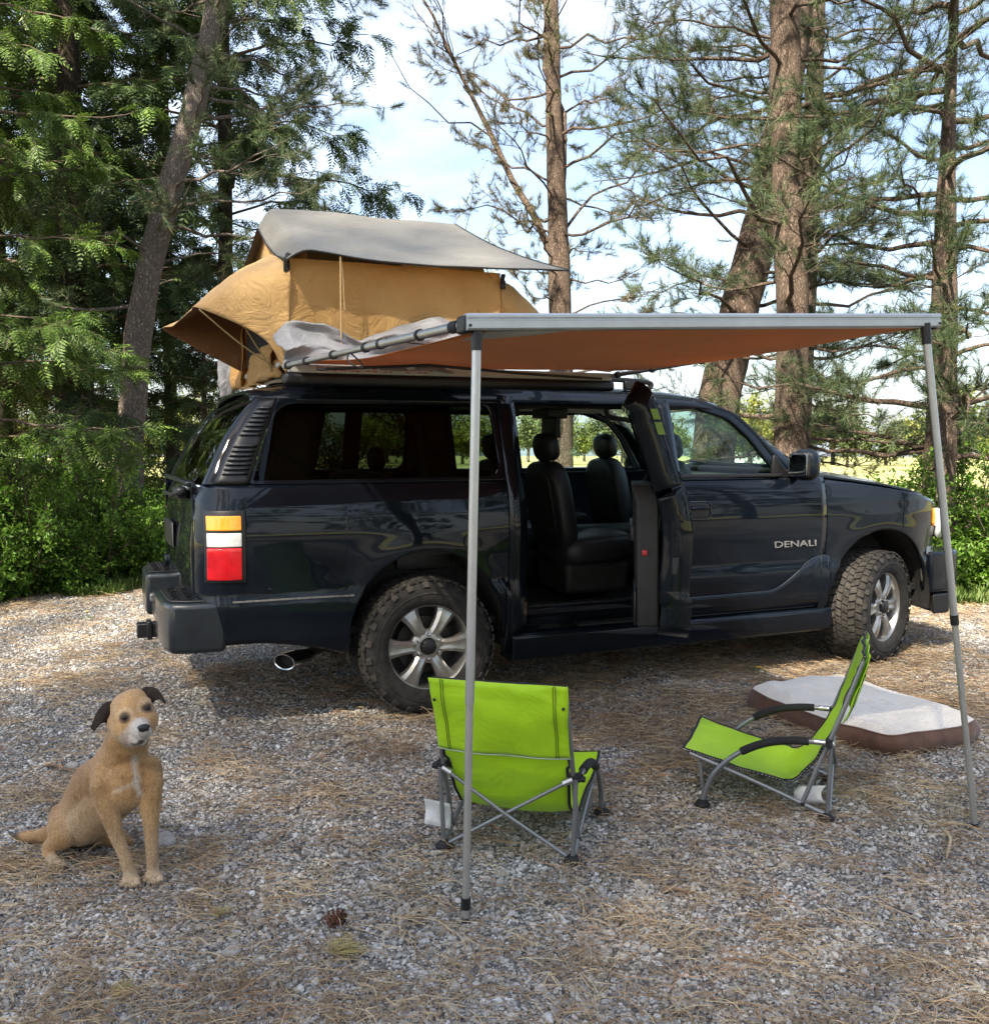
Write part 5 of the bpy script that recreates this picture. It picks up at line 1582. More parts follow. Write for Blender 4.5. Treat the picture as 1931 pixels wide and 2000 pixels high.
# vestibule hangings at the far rear corner and cover fabric
def hang(name, cx, cy, w, h, z0, mat, seed, ang):
    d = Vector((math.cos(ang), math.sin(ang), 0)); nn = Vector((-d.y, d.x, 0))
    def fn(u, v):
        a = (u - .5) * w * (1 - .25 * v)
        p = Vector((cx, cy, z0 - h * v)) + d * a + nn * (.035 * math.sin(u * 17 + seed) * (.3 + .7 * v) + wob(u * 2, v * 2, seed, 2.0, .03))
        return tuple(p)
    mb = MB(); mb.grid(fn, 24, 12); return mb.build(name, mat, TENT, recalc=False, solid=.004)
hang('rolled_flap', -.73, .98, .75, .55, .50, M['canvas'], 1.0, PI / 2)
hang('rolled_flap', -.735, -.15, .95, .13, .075, M['canvas'], 3.0, PI / 2)
hang('cover_end', -.755, 1.36, .28, .30, .20, M['pvc'], 2.0, PI / 2 + .4)
hang('rear_flap', -.745, .25, 1.5, .20, .13, M['canvas'], 5.0, PI / 2 - .06)
# bunched grey travel cover along the near edge
def cov(u, v):
    x = -.80 + 1.15 * u
    h = interp([(0, .15), (.035, .19), (.07, .235), (.226, .225), (.32, .175), (.41, .135), (.48, .17), (.635, .24), (.84, .30), (1, .29)], u)
    f = math.sin(v * 9 + u * 7 + wob(u * 3, v, 0, 2, 1.5)) * .040 + math.sin(u * 23 + v * 6) * .016 + wob(u * 6, v * 5, 2, 1.5, .03)
    return (x + .02 * math.sin(v * 5), -.80 - .17 * (1 - v) ** .7 + f, -.035 + (h + .035) * v + wob(u * 4, v * 3, 1, 2.0, .012))
mb = MB(); mb.grid(cov, 70, 30); mb.build('travel_cover', M['pvc'], TENT, recalc=False, solid=.006)

# ================================================================ car awning
AWN = thing('car_awning', 'rust brown side awning on silver poles, fixed along the car roof', 'awning', (.22, -2.0, 0))
AO = Vector((.22, -2.0, 0))
def A_(p): return tuple(Vector(p) - AO)
CX0, CX1, CY = -.78, 1.19, -.95
RX0, RX1, RYY = -.690, 1.235, -3.36
def RZf(x): return 1.937 + (2.032 - 1.937) * (x - RX0) / (RX1 - RX0)
mb = MB(); mb.box(A_((.205, CY + .02, 1.898)), (2.0, .11, .062)); cs = mb.build('awning_case', M['black'], AWN, bevel=.02, seg=3)
mb = MB(); mb.box(A_((.205, CY - .015, 1.953)), (1.96, .03, .046)); wp = mb.build('back_plate', M['aluw'], cs, bevel=.006)
mb = MB(); random.seed(3)
x = -.62
while x < .05:
    w = random.uniform(.010, .035)
    for zz in (1.945, 1.958):
        if random.random() < .85: mb.box(A_((x, CY - .0312, zz)), (w * .85, .002, .006))
    x += w + .006
mb.build('printed_warning', M['redprint'], wp)
for x in (-.35, .80):
    mb = MB(); mb.box(A_((x, CY + .06, 1.955)), (.05, .12, .02)); mb.box(A_((x, CY + .09, 1.93)), (.05, .02, .07)); mb.build('case_bracket', M['black'], AWN, bevel=.004)
# fabric
def fab(u, v):
    x0 = (CX0 + .03) + (RX0 + .05 - CX0 - .03) * v; x1 = CX1 + (RX1 - .03 - CX1) * v
    x = x0 + (x1 - x0) * u
    y = CY - .03 + (RYY + .03 - CY) * v
    z = 1.982 + (RZf(x) - .02 - 1.982) * v - .055 * math.sin(PI * v) * (.55 + .45 * math.sin(PI * u)) + wob(x, y, 0, 1.6, .012, 3)
    y_ = y
    return A_((x - .07 * math.sin(PI * v) * max(0, (u - .5) * 2) ** 3, y_, z))
mb = MB(); mb.grid(fab, 50, 50); fb_ = mb.build('awning_fabric', M['awn'], AWN, recalc=False, solid=.002)
mb = MB()
mb.add([A_((RX0 + .06, RYY + .02, RZf(RX0) - .024)), A_((RX0 + .36, RYY + .02, RZf(RX0 + .36) - .024)), A_((RX0 + .26, RYY + .12, RZf(RX0 + .26) - .030)), A_((RX0 + .055, RYY + .22, RZf(RX0) - .034))], [(0, 1, 2, 3)])
mb.build('corner_patch', M['awn_grey'], fb_, recalc=False, solid=.002)
# leading rail: extruded section with grooves
mb = MB()
sec = [(-.020, .026), (.018, .026), (.022, .020), (.022, .012), (.017, .010), (.017, .004), (.022, .002), (.022, -.020), (.016, -.026), (-.020, -.026)]
mb.prism(sec, RX0 - .02, RX1 + .02, lambda a, b, t: A_((t, RYY - a, RZf(t) + b)))
rl = mb.build('leading_rail', M['alu'], AWN, ang=25)
for x in (RX0 - .012, RX1 + .012):
    mb = MB(); mb.box(A_((x, RYY + .03, RZf(x) - .005)), (.030, .07, .056)); mb.build('rail_end_cap', M['black'], rl, bevel=.008)
    mb = MB(); mb.tube([A_((x + .0, RYY - .021, RZf(x) - .012)), A_((x, RYY - .026, RZf(x) - .012))], .005, 8); mb.build('rail_rivet', M['black'], rl)
# folding arms along both sides
for (xa, xb) in ((CX0 - .01, RX0 - .01), (CX1 + .0, RX1)):
    pa = Vector((xa, CY - .03, 1.962)); pb = Vector((xb, RYY + .06, RZf(xb) - .004))
    mb = MB(); mb.tube([A_(pa.lerp(pb, 0)), A_(pa.lerp(pb, .62))], .0135, 12); arm = mb.build('side_arm', M['alu'], AWN)
    mb = MB(); mb.tube([A_(pa.lerp(pb, .60)), A_(pa.lerp(pb, 1))], .0165, 12); mb.build('arm_sleeve', M['alu'], arm)
    for t in (.02, .18, .38, .58, .66, .84, .97):
        q = pa.lerp(pb, t); q2 = pa.lerp(pb, t + (.008 if t < .9 else .025))
        mb = MB(); mb.tube([A_(q), A_(q2)], .021, 12); mb.build('arm_strap', M['strap'], arm)
mb = MB(); mb.tube([A_((CX0 + .05, CY - .5, 1.955 - .04)), A_((-.3, CY - .9, 1.92)), A_((.35, CY - .6, 1.915)), A_((1.1, CY - .05, 1.94))], .007, 6); mb.build('bungee', M['strap'], AWN)
mb = MB(); mb.tube([A_(p) for p in bez([(-.755, -2.1, 1.955), (-.70, -2.12, 1.90), (-.72, -2.2, 1.87), (-.77, -2.18, 1.90), (-.752, -2.12, 1.945)], 6)], .004, 5); mb.build('strap_loop', M['strap'], AWN)
mb = MB(); mb.tube([A_(p) for p in bez([(-.738, -2.62, 1.955), (-.66, -2.60, 1.945), (-.56, -2.59, 1.94)], 4)], .006, 5, squash=(.4, 1.4)); mb.build('strap_loop', M['strap'], AWN)
# poles
def pole(top, foot, split, collar, mat2):
    top, foot = Vector(top), Vector(foot)
    d = (foot - top)
    mb = MB(); mb.tube([A_(top), A_(top + d * split)], .0150, 14); pl = mb.build('pole', M['alu'], AWN)
    mb = MB(); mb.tube([A_(top + d * (split - .01)), A_(foot)], .0125, 14); mb.build('lower_section', mat2, pl)
    mb = MB(); mb.tube([A_(top + d * collar), A_(top + d * (collar + .02))], .0165, 14); mb.build('collar', M['black'], pl)
    mb = MB(); mb.tube([A_(top - d * .004 + Vector((0, 0, .012))), A_(top + d * .030)], .0185, 12); mb.build('pole_bracket', M['black'], pl)
    mb = MB(); mb.tube([A_(foot - d * .010), A_(foot)], .0145, 12); mb.build('foot', M['clad'], pl)
    return pl
M['alu2'] = pm('dull_aluminium', (0.42, 0.41, 0.38), rough=.5, metal=.7, var=.06)
pole((-.668, -3.352, RZf(-.668) - .03), (-.709, -3.347, .0), .62, .955, M['alu2'])
pole((1.185, -3.372, RZf(1.185) - .03), (1.484, -3.424, .0), .56, .56, M['alu2'])

# ================================================================ beach chairs
def greenmat():
    m = canvasmat('lime_fabric', (0.52, 0.82, 0.012), (0.56, 0.86, 0.018), .30, bump=.16, wr=4.0, rough=.5)
    return m
M['lime'] = greenmat()
M['tube'] = pm('grey_tube', (0.24, 0.245, 0.25), rough=.34, metal=.55, var=.08)
M['foam'] = pm('black_foam', (0.014, 0.014, 0.014), rough=.85, bump=.2, bs=300)
M['tagw'] = pm('white_tag', (0.72, 0.72, 0.70), rough=.8)
M['zip'] = pm('zip_tape', (0.45, 0.45, 0.40), rough=.7)
def make_chair(name, label, loc, fwd, hem_wave, logo, tagpos):
    """local frame: +y forward, +x to the chair's own right, origin between the rear feet"""
    ang_ = math.atan2(fwd[1], fwd[0]) - PI / 2
    c = thing(name, label, 'chair', (loc[0], loc[1], .008), ang_, 'low green beach chairs')
    W = .252
    side = [(-.130, .690), (-.105, .62), (-.075, .53), (-.040, .42), (.000, .325), (.050, .235), (.105, .165), (.155, .138), (.23, .148), (.33, .168), (.45, .197), (.56, .228), (.592, .232)]
    S = bez([(0, a, b) for a, b in side], 6)
    n = len(S) - 1
    half = lambda t: .250 - .012 * math.sin(PI * min(1, t * 1.1)) - (.012 if .3 < t < .6 else 0)
    def fab_(u, v):
        p = S[round(u * n)]
        a = (v - .5) * 2
        x = a * half(u)
        z = p.z; y = p.y
        back = max(0, 1 - u / .45); seat = max(0, min(1, (u - .42) / .2))
        sag = (1 - a * a)
        y += -.030 * sag * math.sin(PI * min(1, u / .55)) * (1 if u < .55 else 0)
        z += -.030 * sag * seat * (1 - max(0, u - .85) / .15 * .7)
        y += (wob(x, z, u, 9, .011, hem_wave) + wob(x, z, u, 21, .004, hem_wave + 1)) * (1 if u < .5 else .2)
        z += wob(x, y, u, 9, .006, hem_wave + 2) * seat
        x += wob(0, u * 2, a, 3, .012, hem_wave + 4) * abs(a)
        return (x, y, z)
    mb = MB(); mb.grid(fab_, n, 26); seat_ = mb.build('seat_sling', M['lime'], c, recalc=False, solid=.003)
    # top sleeve folded over the back tubes
    def slv(u, v):
        k = u * .27
        p = fab_(k, v)
        a = (v - .5) * 2
        return (p[0] * 1.045, p[1] - .020 - .010 * math.sin(PI * u) + wob(p[0], p[2], 1, 7, .006, hem_wave + 6), p[2] + .004)
    mb = MB(); mb.grid(slv, 12, 26); sl = mb.build('top_sleeve', M['lime'], c, recalc=False, solid=.003)
    for u_ in (.97,):
        mb = MB(); mb.tube([Vector(slv(u_, v / 26)) + Vector((0, -.002, 0)) for v in range(27)], .0018, 4); mb.build('stitching', M['zip'], sl)
    for sx in (-1, 1):
        v_ = .5 + sx * .40
        for dv in (0, .018):
            mb = MB(); mb.tube([Vector(slv(k / 12, v_ + sx * dv)) + Vector((0, -.002, 0)) for k in range(13)], .0012, 4); mb.build('stitching', M['strap'], sl)
        q = Vector(slv(.38, .5 + sx * .472))
        mb = MB(); mb.sell(q + Vector((0, -.004, 0)), (.012, .006, .012)); mb.build('rivet', M['strap'], sl)
    # binding round the sling
    ring = [fab_(k / n, 0) for k in range(n + 1)] + [fab_(1, v / 26) for v in range(1, 27)] + [fab_(k / n, 1) for k in range(n - 1, -1, -1)] + [fab_(0, v / 26) for v in range(25, 0, -1)]
    mb = MB(); mb.tube(ring, .0062, 6, closed=True); bd = mb.build('edge_binding', M['strap'], c)
    teeth = MB()
    L_ = [Vector(p) for p in ring]
    for i in range(len(L_)):
        a, b = L_[i], L_[(i + 1) % len(L_)]
        m_ = max(1, int((b - a).length / .009))
        for k in range(m_):
            p = a.lerp(b, k / m_)
            teeth.box(p, (.0035, .0130, .0035) if abs(p.x) < .22 else (.0130, .0035, .0035))
    tt = teeth.build('binding_stitches', M['zip'], bd, smooth=False); tt['kind'] = 'stuff'
    hub = {}
    for sx in (-1, 1):
        X = sx * W
        mb = MB(); mb.tube([(sx * .246, -.128, .672), (sx * .250, -.07, .50), (sx * .252, -.005, .325), (X, .045, .20), (X * 1.0, .075, .11), (X, .095, .058)], .0098, 10); bt = mb.build('back_tube', M['tube'], c)
        mb = MB(); mb.sell((X, .095, .052), (.024, .024, .024)); mb.build('tube_cap', M['strap'], bt)
        mb = MB(); mb.tube(bez([(X * .985, .565, .214), (X * .985, .30, .125), (X, .0, .016)], 5), .0095, 10); mb.build('seat_rail', M['tube'], c)
        Xo = sx * (W + .022)
        arm = bez([(Xo, .505, .012), (Xo, .475, .11), (Xo, .425, .185), (Xo, .345, .252), (Xo, .24, .302), (Xo, .13, .322), (Xo, .02, .325)], 6)
        mb = MB(); mb.tube(arm, .0105, 10); fl_ = mb.build('front_leg', M['tube'], c)
        na = len(arm)
        mb = MB(); mb.tube(arm[int(na * .50):int(na * .94)], .0175, 10); mb.build('arm_pad', M['foam'], fl_)
        mb = MB(); mb.lathe([(0, .0), (.034, .0), (.036, .006), (.028, .014), (.014, .026), (0, .027)], 16, Matrix.Translation((Xo, .505, 0))); mb.build('foot', M['strap'], fl_)
        mb = MB(); mb.tube([(X, -.004, .015), (sx * (W + .012), -.012, .318)], .0085, 10); rl_ = mb.build('rear_leg', M['tube'], c)
        mb = MB(); mb.lathe([(0, .0), (.034, .0), (.036, .006), (.028, .014), (.014, .026), (0, .027)], 16, Matrix.Translation((X, 0, 0))); mb.build('foot', M['strap'], rl_)
        mb = MB(); mb.box((sx * (W + .004), -.004, .322), (.045, .026, .032)); mb.tube([(sx * (W - .02), -.004, .318), (sx * (W + .045), -.004, .318)], .012, 10); hb = mb.build('hub_joint', M['strap'], c, bevel=.004)
        mb = MB(); mb.tube([(Xo, .055, .3255), (Xo, .010, .325)], .0125, 10); mb.build('hub_sleeve', M['chrome'], hb)
        mb = MB(); mb.tube([(sx * (W - .01), -.016, .312), (-sx * .0, -.022 + sx * .006, .165), (-sx * (W - .025), -.010, .024)], .0075, 10); mb.build('cross_brace', M['tube'], c)
        mb = MB(); mb.tube([(sx * (W - .0), -.012, .317), (sx * (W - .035), -.015, .300)], .013, 8); mb.build('brace_socket', M['alu'], hb)
        mb = MB(); mb.box((sx * .225, .515, .098), (.014, .014, .16), Matrix.Rotation(rad(-8), 3, 'X')); mb.build('front_strut', M['tube'], c, bevel=.003)
    mb = MB(); mb.tube([(-W - .02, .512, .03), (W + .02, .512, .03)], .006, 8); mb.build('front_crossbar', M['tube'], c)
    if tagpos:
        (tx, ty, tz), rz_, sz = tagpos
        mb = MB(); mb.grid(lambda u, v: (tx + (u - .5) * sz[0] * math.cos(rz_) , ty + (u - .5) * sz[0] * math.sin(rz_) + .02 * math.sin(v * 3), tz - sz[1] * v - .03 * u), 5, 5)
        mb.build('care_label', M['tagw'], c, recalc=False, solid=.001)
    if logo:
        mb = MB(); pts = []
        for k in range(40):
            t = k / 39
            pts.append(Vector(fab_(.10 + .05 * t + .012 * math.sin(t * 22), .30 + .13 * t + .02 * math.sin(t * 15))) + Vector((0, .006, 0)))
        mb.tube(pts, .0016, 4); mb.build('printed_scribble', M['strap'], c)
    return c
CH1 = make_chair('beach_chair', 'lime green low beach chair seen from behind, between the awning pole and car', (-.372, -2.926), (.629, .777), 1.0, False, ((-.275, -.02, .20), .5, (.10, .10)))
CH2 = make_chair('beach_chair', 'lime green low beach chair in side view, standing beside the dog bed', (1.155, -2.942), (-.728, .686), 4.0, True, ((-.20, .06, .13), 1.2, (.12, .075)))

# ================================================================ dog bed
M['sherpa'] = pm('cream_fleece', (0.74, 0.665, 0.57), rough=.95, var=.07, vs=6, bump=.5, bs=90, sheen=.4)
M['suede'] = pm('brown_suede', (0.085, 0.034, 0.018), rough=.75, col2=(0.135, 0.060, 0.032), vs=9, bump=.25, bs=25, sheen=.3)
BED = thing('dog_bed', 'rectangular brown dog bed with a cream fleece top, lying on the gravel', 'dog bed', (2.13, -2.08, 0))
bl, bw = 1.08, .75
ex = Vector((.058, -1.0, 0)).normalized(); ey = Vector((1.0, .03, 0)).normalized()
def bedpt(a, b, z):
    return ex * (a * bl / 2) + ey * (b * bw / 2) + Vector((0, 0, z))
def sq(t, e=5.5):
    c_, s_ = math.cos(t), math.sin(t)
    return (math.copysign(abs(c_) ** (2 / e), c_), math.copysign(abs(s_) ** (2 / e), s_))
mb = MB()
def bedside(u, v):
    a, b = sq(2 * PI * u)
    bul = 1 + .035 * math.sin(PI * v) + .008 * math.sin(u * 75) * math.sin(PI * v)
    zt = .104 + .022 * mnoise.noise(Vector((a * 2.2, b * 2.2, 1))) + .03 * max(0, -a) * .5
    return tuple(bedpt(a * bul, b * bul, .004 + (zt - .004) * v))
mb.grid(bedside, 120, 10, wrapu=True); bs_ = mb.build('bed_side', M['suede'], BED, recalc=False)
mb = MB()
def bedtop(u, v):
    a, b = sq(2 * PI * u)
    r = 1 - v
    zt = .104 + .022 * mnoise.noise(Vector((a * 2.2, b * 2.2, 1))) + .03 * max(0, -a) * .5
    zc = .132 + .02 * mnoise.noise(Vector((a * r * 2.2, b * r * 2.2, 1))) + .012 * mnoise.noise(Vector((a * r * 6, b * r * 6, 4)))
    k = min(1, v / .22)
    k2 = math.sin(k * PI / 2)
    return tuple(bedpt(a * r * .995, b * r * .995, zt + (zc + .01 - zt + .03 * max(0, -a) * .5) * k2))
mb.grid(bedtop, 120, 40, wrapu=True); mb.build('bed_top', M['sherpa'], BED, recalc=False)
mb = MB(); mb.tube([Vector(bedtop(k / 120, 0)) for k in range(120)], .006, 6, closed=True); mb.build('bed_piping', M['suede'], BED)
# ================================================================ dog
DOGC = {
    'spine': [(-0.151, 0.291, 0.056, 0.076), (-0.115, 0.237, 0.119, 0.09), (-0.067, 0.158, 0.211, 0.104), (-0.035, 0.085, 0.282, 0.112), (0.002, 0.007, 0.331, 0.11), (0.038, -0.06, 0.362, 0.104), (0.062, -0.124, 0.37, 0.088)],
    'belly': [(-0.102, 0.165, 0.108, 0.072), (-0.06, 0.098, 0.176, 0.09), (-0.015, 0.008, 0.25, 0.096), (0.031, -0.094, 0.312, 0.084), (0.059, -0.148, 0.335, 0.068)],
    'neck': [(0.022, -0.03, 0.384, 0.098), (0.046, -0.079, 0.444, 0.092), (0.057, -0.112, 0.5, 0.084), (0.063, -0.143, 0.555, 0.072)],
    'shL': [(-0.008, -0.083, 0.381, 0.062), (-0.015, -0.115, 0.345, 0.06), (-0.012, -0.136, 0.304, 0.048)],
    'shR': [(0.121, -0.126, 0.391, 0.058), (0.127, -0.154, 0.352, 0.052), (0.125, -0.167, 0.309, 0.044)],
    'legL': [(-0.012, -0.136, 0.304, 0.046), (-0.005, -0.154, 0.257, 0.034), (0.008, -0.164, 0.202, 0.0265), (0.025, -0.175, 0.147, 0.0215), (0.04, -0.18, 0.102, 0.0205), (0.049, -0.179, 0.06, 0.0205), (0.055, -0.181, 0.033, 0.023)],
    'legR': [(0.125, -0.167, 0.309, 0.043), (0.126, -0.183, 0.252, 0.032), (0.127, -0.188, 0.192, 0.0255), (0.127, -0.192, 0.137, 0.0215), (0.128, -0.191, 0.093, 0.0205), (0.128, -0.188, 0.054, 0.0205), (0.129, -0.188, 0.032, 0.023)],
    'thigh': [(-0.151, 0.21, 0.135, 0.07), (-0.156, 0.156, 0.12, 0.068), (-0.158, 0.124, 0.105, 0.052), (-0.181, 0.132, 0.083, 0.038)],
    'hock': [(-0.181, 0.132, 0.083, 0.036), (-0.212, 0.175, 0.046, 0.027), (-0.213, 0.141, 0.029, 0.021), (-0.201, 0.113, 0.016, 0.021), (-0.187, 0.09, 0.009, 0.019)],
    'thigh2': [(-0.101, 0.294, 0.091, 0.08), (-0.036, 0.243, 0.069, 0.068), (0.005, 0.223, 0.036, 0.042), (0.041, 0.201, 0.025, 0.028), (0.066, 0.173, 0.019, 0.02)],
    'tail': [(-0.200, 0.285, 0.055, 0.034), (-0.258, 0.335, 0.036, 0.026), (-0.296, 0.362, 0.030, 0.022), (-0.328, 0.383, 0.028, 0.017), (-0.348, 0.395, 0.028, 0.008)],
    'skull': [(0.065, -0.139, 0.62, 0.066), (0.081, -0.166, 0.634, 0.066), (0.073, -0.187, 0.603, 0.07)],
    'cheek': [(0.033, -0.161, 0.582, 0.044), (0.06, -0.206, 0.573, 0.056), (0.11, -0.214, 0.597, 0.05)],
    'muz': [(0.083, -0.225, 0.589, 0.042), (0.093, -0.279, 0.586, 0.035), (0.099, -0.314, 0.586, 0.032), (0.103, -0.337, 0.59, 0.028)],
    'jaw': [(0.068, -0.2, 0.547, 0.036), (0.086, -0.268, 0.552, 0.026), (0.097, -0.31, 0.558, 0.019)],
    'brow': [(0.05, -0.191, 0.632, 0.028), (0.113, -0.211, 0.654, 0.026)],
    'toe0': [(0.042, -0.171, 0.023, 0.017), (0.033, -0.191, 0.016, 0.0145)],
    'toe1': [(0.05, -0.174, 0.023, 0.017), (0.046, -0.197, 0.013, 0.0145)],
    'toe2': [(0.059, -0.178, 0.023, 0.017), (0.06, -0.203, 0.013, 0.0145)],
    'toe3': [(0.067, -0.181, 0.023, 0.017), (0.073, -0.208, 0.016, 0.0145)],
    'toe4': [(0.118, -0.176, 0.023, 0.017), (0.108, -0.196, 0.017, 0.0145)],
    'toe5': [(0.127, -0.18, 0.023, 0.017), (0.122, -0.202, 0.013, 0.0145)],
    'toe6': [(0.135, -0.183, 0.023, 0.017), (0.136, -0.208, 0.013, 0.0145)],
    'toe7': [(0.143, -0.187, 0.023, 0.017), (0.149, -0.214, 0.017, 0.0145)],
    'toe8': [(-0.196, 0.094, 0.013, 0.016), (-0.203, 0.075, 0.011, 0.0135)],
    'toe9': [(-0.19, 0.092, 0.013, 0.016), (-0.191, 0.07, 0.009, 0.0135)],
    'toe10': [(-0.184, 0.089, 0.013, 0.016), (-0.179, 0.065, 0.009, 0.0135)],
    'toe11': [(-0.179, 0.087, 0.013, 0.016), (-0.167, 0.06, 0.011, 0.0135)],
}
DOG = thing('sitting_dog', 'tan dog with white chest blaze and dark folded ears sitting on the gravel', 'dog', (-1.75, -2.45, 0))
def skin_from_chains(name, chains, voxel=.0055, smooth=5):
    mb = MB()
    for k, ch in chains.items():
        for a, b in zip(ch[:-1], ch[1:]):
            pa, pb = Vector(a[:3]), Vector(b[:3]); ln = (pb - pa).length
            n = max(2, int(ln / (min(a[3], b[3]) * .35)))
            for i in range(n + 1):
                t = i / n; r = a[3] + (b[3] - a[3]) * t
                mb.sell(pa.lerp(pb, t), (2 * r, 2 * r, 2 * r), 2.0, None, 12, 8)
    me = bpy.data.meshes.new(name); me.from_pydata(mb.v, [], mb.f)
    o = bpy.data.objects.new(name, me); COL.objects.link(o)
    md = o.modifiers.new('r', 'REMESH'); md.mode = 'VOXEL'; md.voxel_size = voxel
    md = o.modifiers.new('s', 'SMOOTH'); md.factor = .5; md.iterations = smooth
    dg_ = bpy.context.evaluated_depsgraph_get()
    out = bpy.data.meshes.new_from_object(o.evaluated_get(dg_))
    bpy.data.objects.remove(o); bpy.data.meshes.remove(me)
    out.name = name
    return out
def seg_dist(P, pts):
    d = np.full(len(P), 9.0)
    for a, b in zip(pts[:-1], pts[1:]):
        a = np.array(a, float); b = np.array(b, float); ab = b - a
        t = np.clip(((P - a) @ ab) / (ab @ ab), 0, 1)
        d = np.minimum(d, np.linalg.norm(P - a - t[:, None] * ab, axis=1))
    return d
for k_ in ('spine', 'belly', 'shL', 'shR', 'thigh'):
    DOGC[k_] = [(x, y, z, r * .93) for x, y, z, r in DOGC[k_]]
DOGC['neck'] = [(x, y, z, r * .90) for x, y, z, r in DOGC['neck']]
DOGC['muz'] = [(x, y, z, r * .90) for x, y, z, r in DOGC['muz']]
body = skin_from_chains('body', DOGC, .005, 4)
from mathutils.bvhtree import BVHTree
bvh = BVHTree.FromPolygons([v.co.copy() for v in body.vertices], [tuple(p.vertices) for p in body.polygons])
FACE = Vector((.05, -.95, .28)).normalized()
def surf(p, d=FACE, lift=0.0):
    p = Vector(p)
    h = bvh.ray_cast(p + d * .3, -d, .6)
    return (h[0] + d * lift) if h[0] else p
def surfl(pts): return [tuple(surf(p)) for p in pts]
nv = len(body.vertices)
PV = np.empty(nv * 3, np.float32); body.vertices.foreach_get('co', PV); PV = PV.reshape(-1, 3)
PV[:, 2] = np.maximum(PV[:, 2], .002)
body.vertices.foreach_set('co', PV.ravel())
tan = np.array([.47, .28, .115]); dtan = np.array([.32, .17, .06]); cream = np.array([.57, .43, .28]); white = np.array([.60, .54, .47]); dark = np.array([.030, .020, .015])
colr = np.tile(tan, (nv, 1))
nz = np.array([mnoise.noise(Vector(p) * 22) * .5 + mnoise.noise(Vector(p) * 7) * .5 for p in PV])
def mixc(c, w): 
    global colr
    w = np.clip(w, 0, 1)[:, None]; colr = colr * (1 - w) + np.asarray(c) * w
sm = lambda x, a, b: np.clip((x - a) / (b - a), 0, 1) ** 2 * (3 - 2 * np.clip((x - a) / (b - a), 0, 1))
mixc(dtan, .7 * sm(nz, -.15, .35))
mixc(dtan, .75 * (1 - sm(seg_dist(PV, [c[:3] for c in DOGC['spine'][1:5]]), .10, .16)) * sm(PV[:, 2], .12, .32) * sm(PV[:, 1], -.12, .06))
mixc(cream, .75 * (1 - sm(seg_dist(PV, [c[:3] for c in DOGC['belly']]) - .0, .05, .12)) * (1 - sm(PV[:, 2], .16, .36)))
mixc(cream, .55 * (1 - sm(PV[:, 2], .08, .32)) * (1 - sm(PV[:, 1], -.16, -.02)))
bl = seg_dist(PV, surfl([(.093, -.235, .517), (.080, -.23, .464), (.082, -.255, .426), (.082, -.265, .393), (.095, -.26, .355)]))
mixc(white, .8 * (1 - sm(bl + nz * .016, .003, .024)))
bl2 = seg_dist(PV, surfl([(.082, -.262, .393), (.043, -.25, .38), (.014, -.23, .363)]))
mixc(white, .35 * (1 - sm(bl2 + nz * .01, .004, .018)))
for k in DOGC:
    if k.startswith('toe'):
        mixc(cream * 1.06, .75 * (1 - sm(seg_dist(PV, [c[:3] for c in DOGC[k]]), .014, .060)))
mz = seg_dist(PV, [c[:3] for c in DOGC['muz'][1:]])
mixc(white * .95, .9 * (1 - sm(mz + nz * .012, .032, .050)) * (PV[:, 2] < .632))
mixc(dark * 3, .5 * (1 - sm(seg_dist(PV, [(.103, -.36, .57), (.103, -.36, .59)]), .014, .03)))
mixc(white * .92, .7 * (1 - sm(seg_dist(PV, [c[:3] for c in DOGC['jaw']]) + nz * .01, .036, .055)))
mixc(tan * .8, .8 * (1 - sm(seg_dist(PV, [(.088, -.33, .640), (.086, -.27, .665)]), .010, .026)))
EYES = [tuple(surf(e, lift=-.005)) for e in ((.047, -.235, .619), (.121, -.253, .648))]
for e in EYES:
    de = np.linalg.norm(PV - np.array(e), axis=1)
    mixc(cream * 1.05, .42 * (1 - sm(np.abs(de - .028), .004, .013)) * (PV[:, 2] > e[2] - .005))
    mixc(dark * 1.6, .9 * (1 - sm(de, .014, .026)))
mo = seg_dist(PV, surfl([(.068, -.278, .536), (.083, -.335, .549), (.096, -.352, .566), (.115, -.345, .558), (.130, -.329, .555)]))
mixc(dark, 1 - sm(mo, .005, .011))
mixc(dark * 1.5, .9 * (1 - sm(np.linalg.norm(PV - np.array(DOGC['tail'][-1][:3]), axis=1), .02, .06)))
at = body.color_attributes.new('coat', 'FLOAT_COLOR', 'POINT')
at.data.foreach_set('color', np.column_stack([colr, np.ones(nv)]).astype(np.float32).ravel())
m, nt, b = newmat('dog_coat')
ca = nd(nt, 'ShaderNodeVertexColor'); ca.layer_name = 'coat'
tc = nd(nt, 'ShaderNodeTexCoord'); mp = nd(nt, 'ShaderNodeMapping'); mp.inputs['Scale'].default_value = (1, 1, .3)
nn = nd(nt, 'ShaderNodeTexNoise', Scale=320.0, Detail=3.0)
nt.links.new(tc.outputs['Object'], mp.inputs['Vector']); nt.links.new(mp.outputs['Vector'], nn.inputs['Vector'])
mr = nd(nt, 'ShaderNodeMapRange'); mr.inputs['From Min'].default_value = .3; mr.inputs['From Max'].default_value = .7; mr.inputs['To Min'].default_value = .72; mr.inputs['To Max'].default_value = 1.2
nt.links.new(nn.outputs['Fac'], mr.inputs['Value'])
mu = nd(nt, 'ShaderNodeMix', data_type='RGBA', blend_type='MULTIPLY'); mu.inputs['Factor'].default_value = 1
nt.links.new(ca.outputs['Color'], mu.inputs['A']); nt.links.new(mr.outputs['Result'], mu.inputs['B'])
nt.links.new(mu.outputs['Result'], b.inputs['Base Color'])
b.inputs['Roughness'].default_value = .62; b.inputs['Sheen Weight'].default_value = .35; b.inputs['Specular IOR Level'].default_value = .3
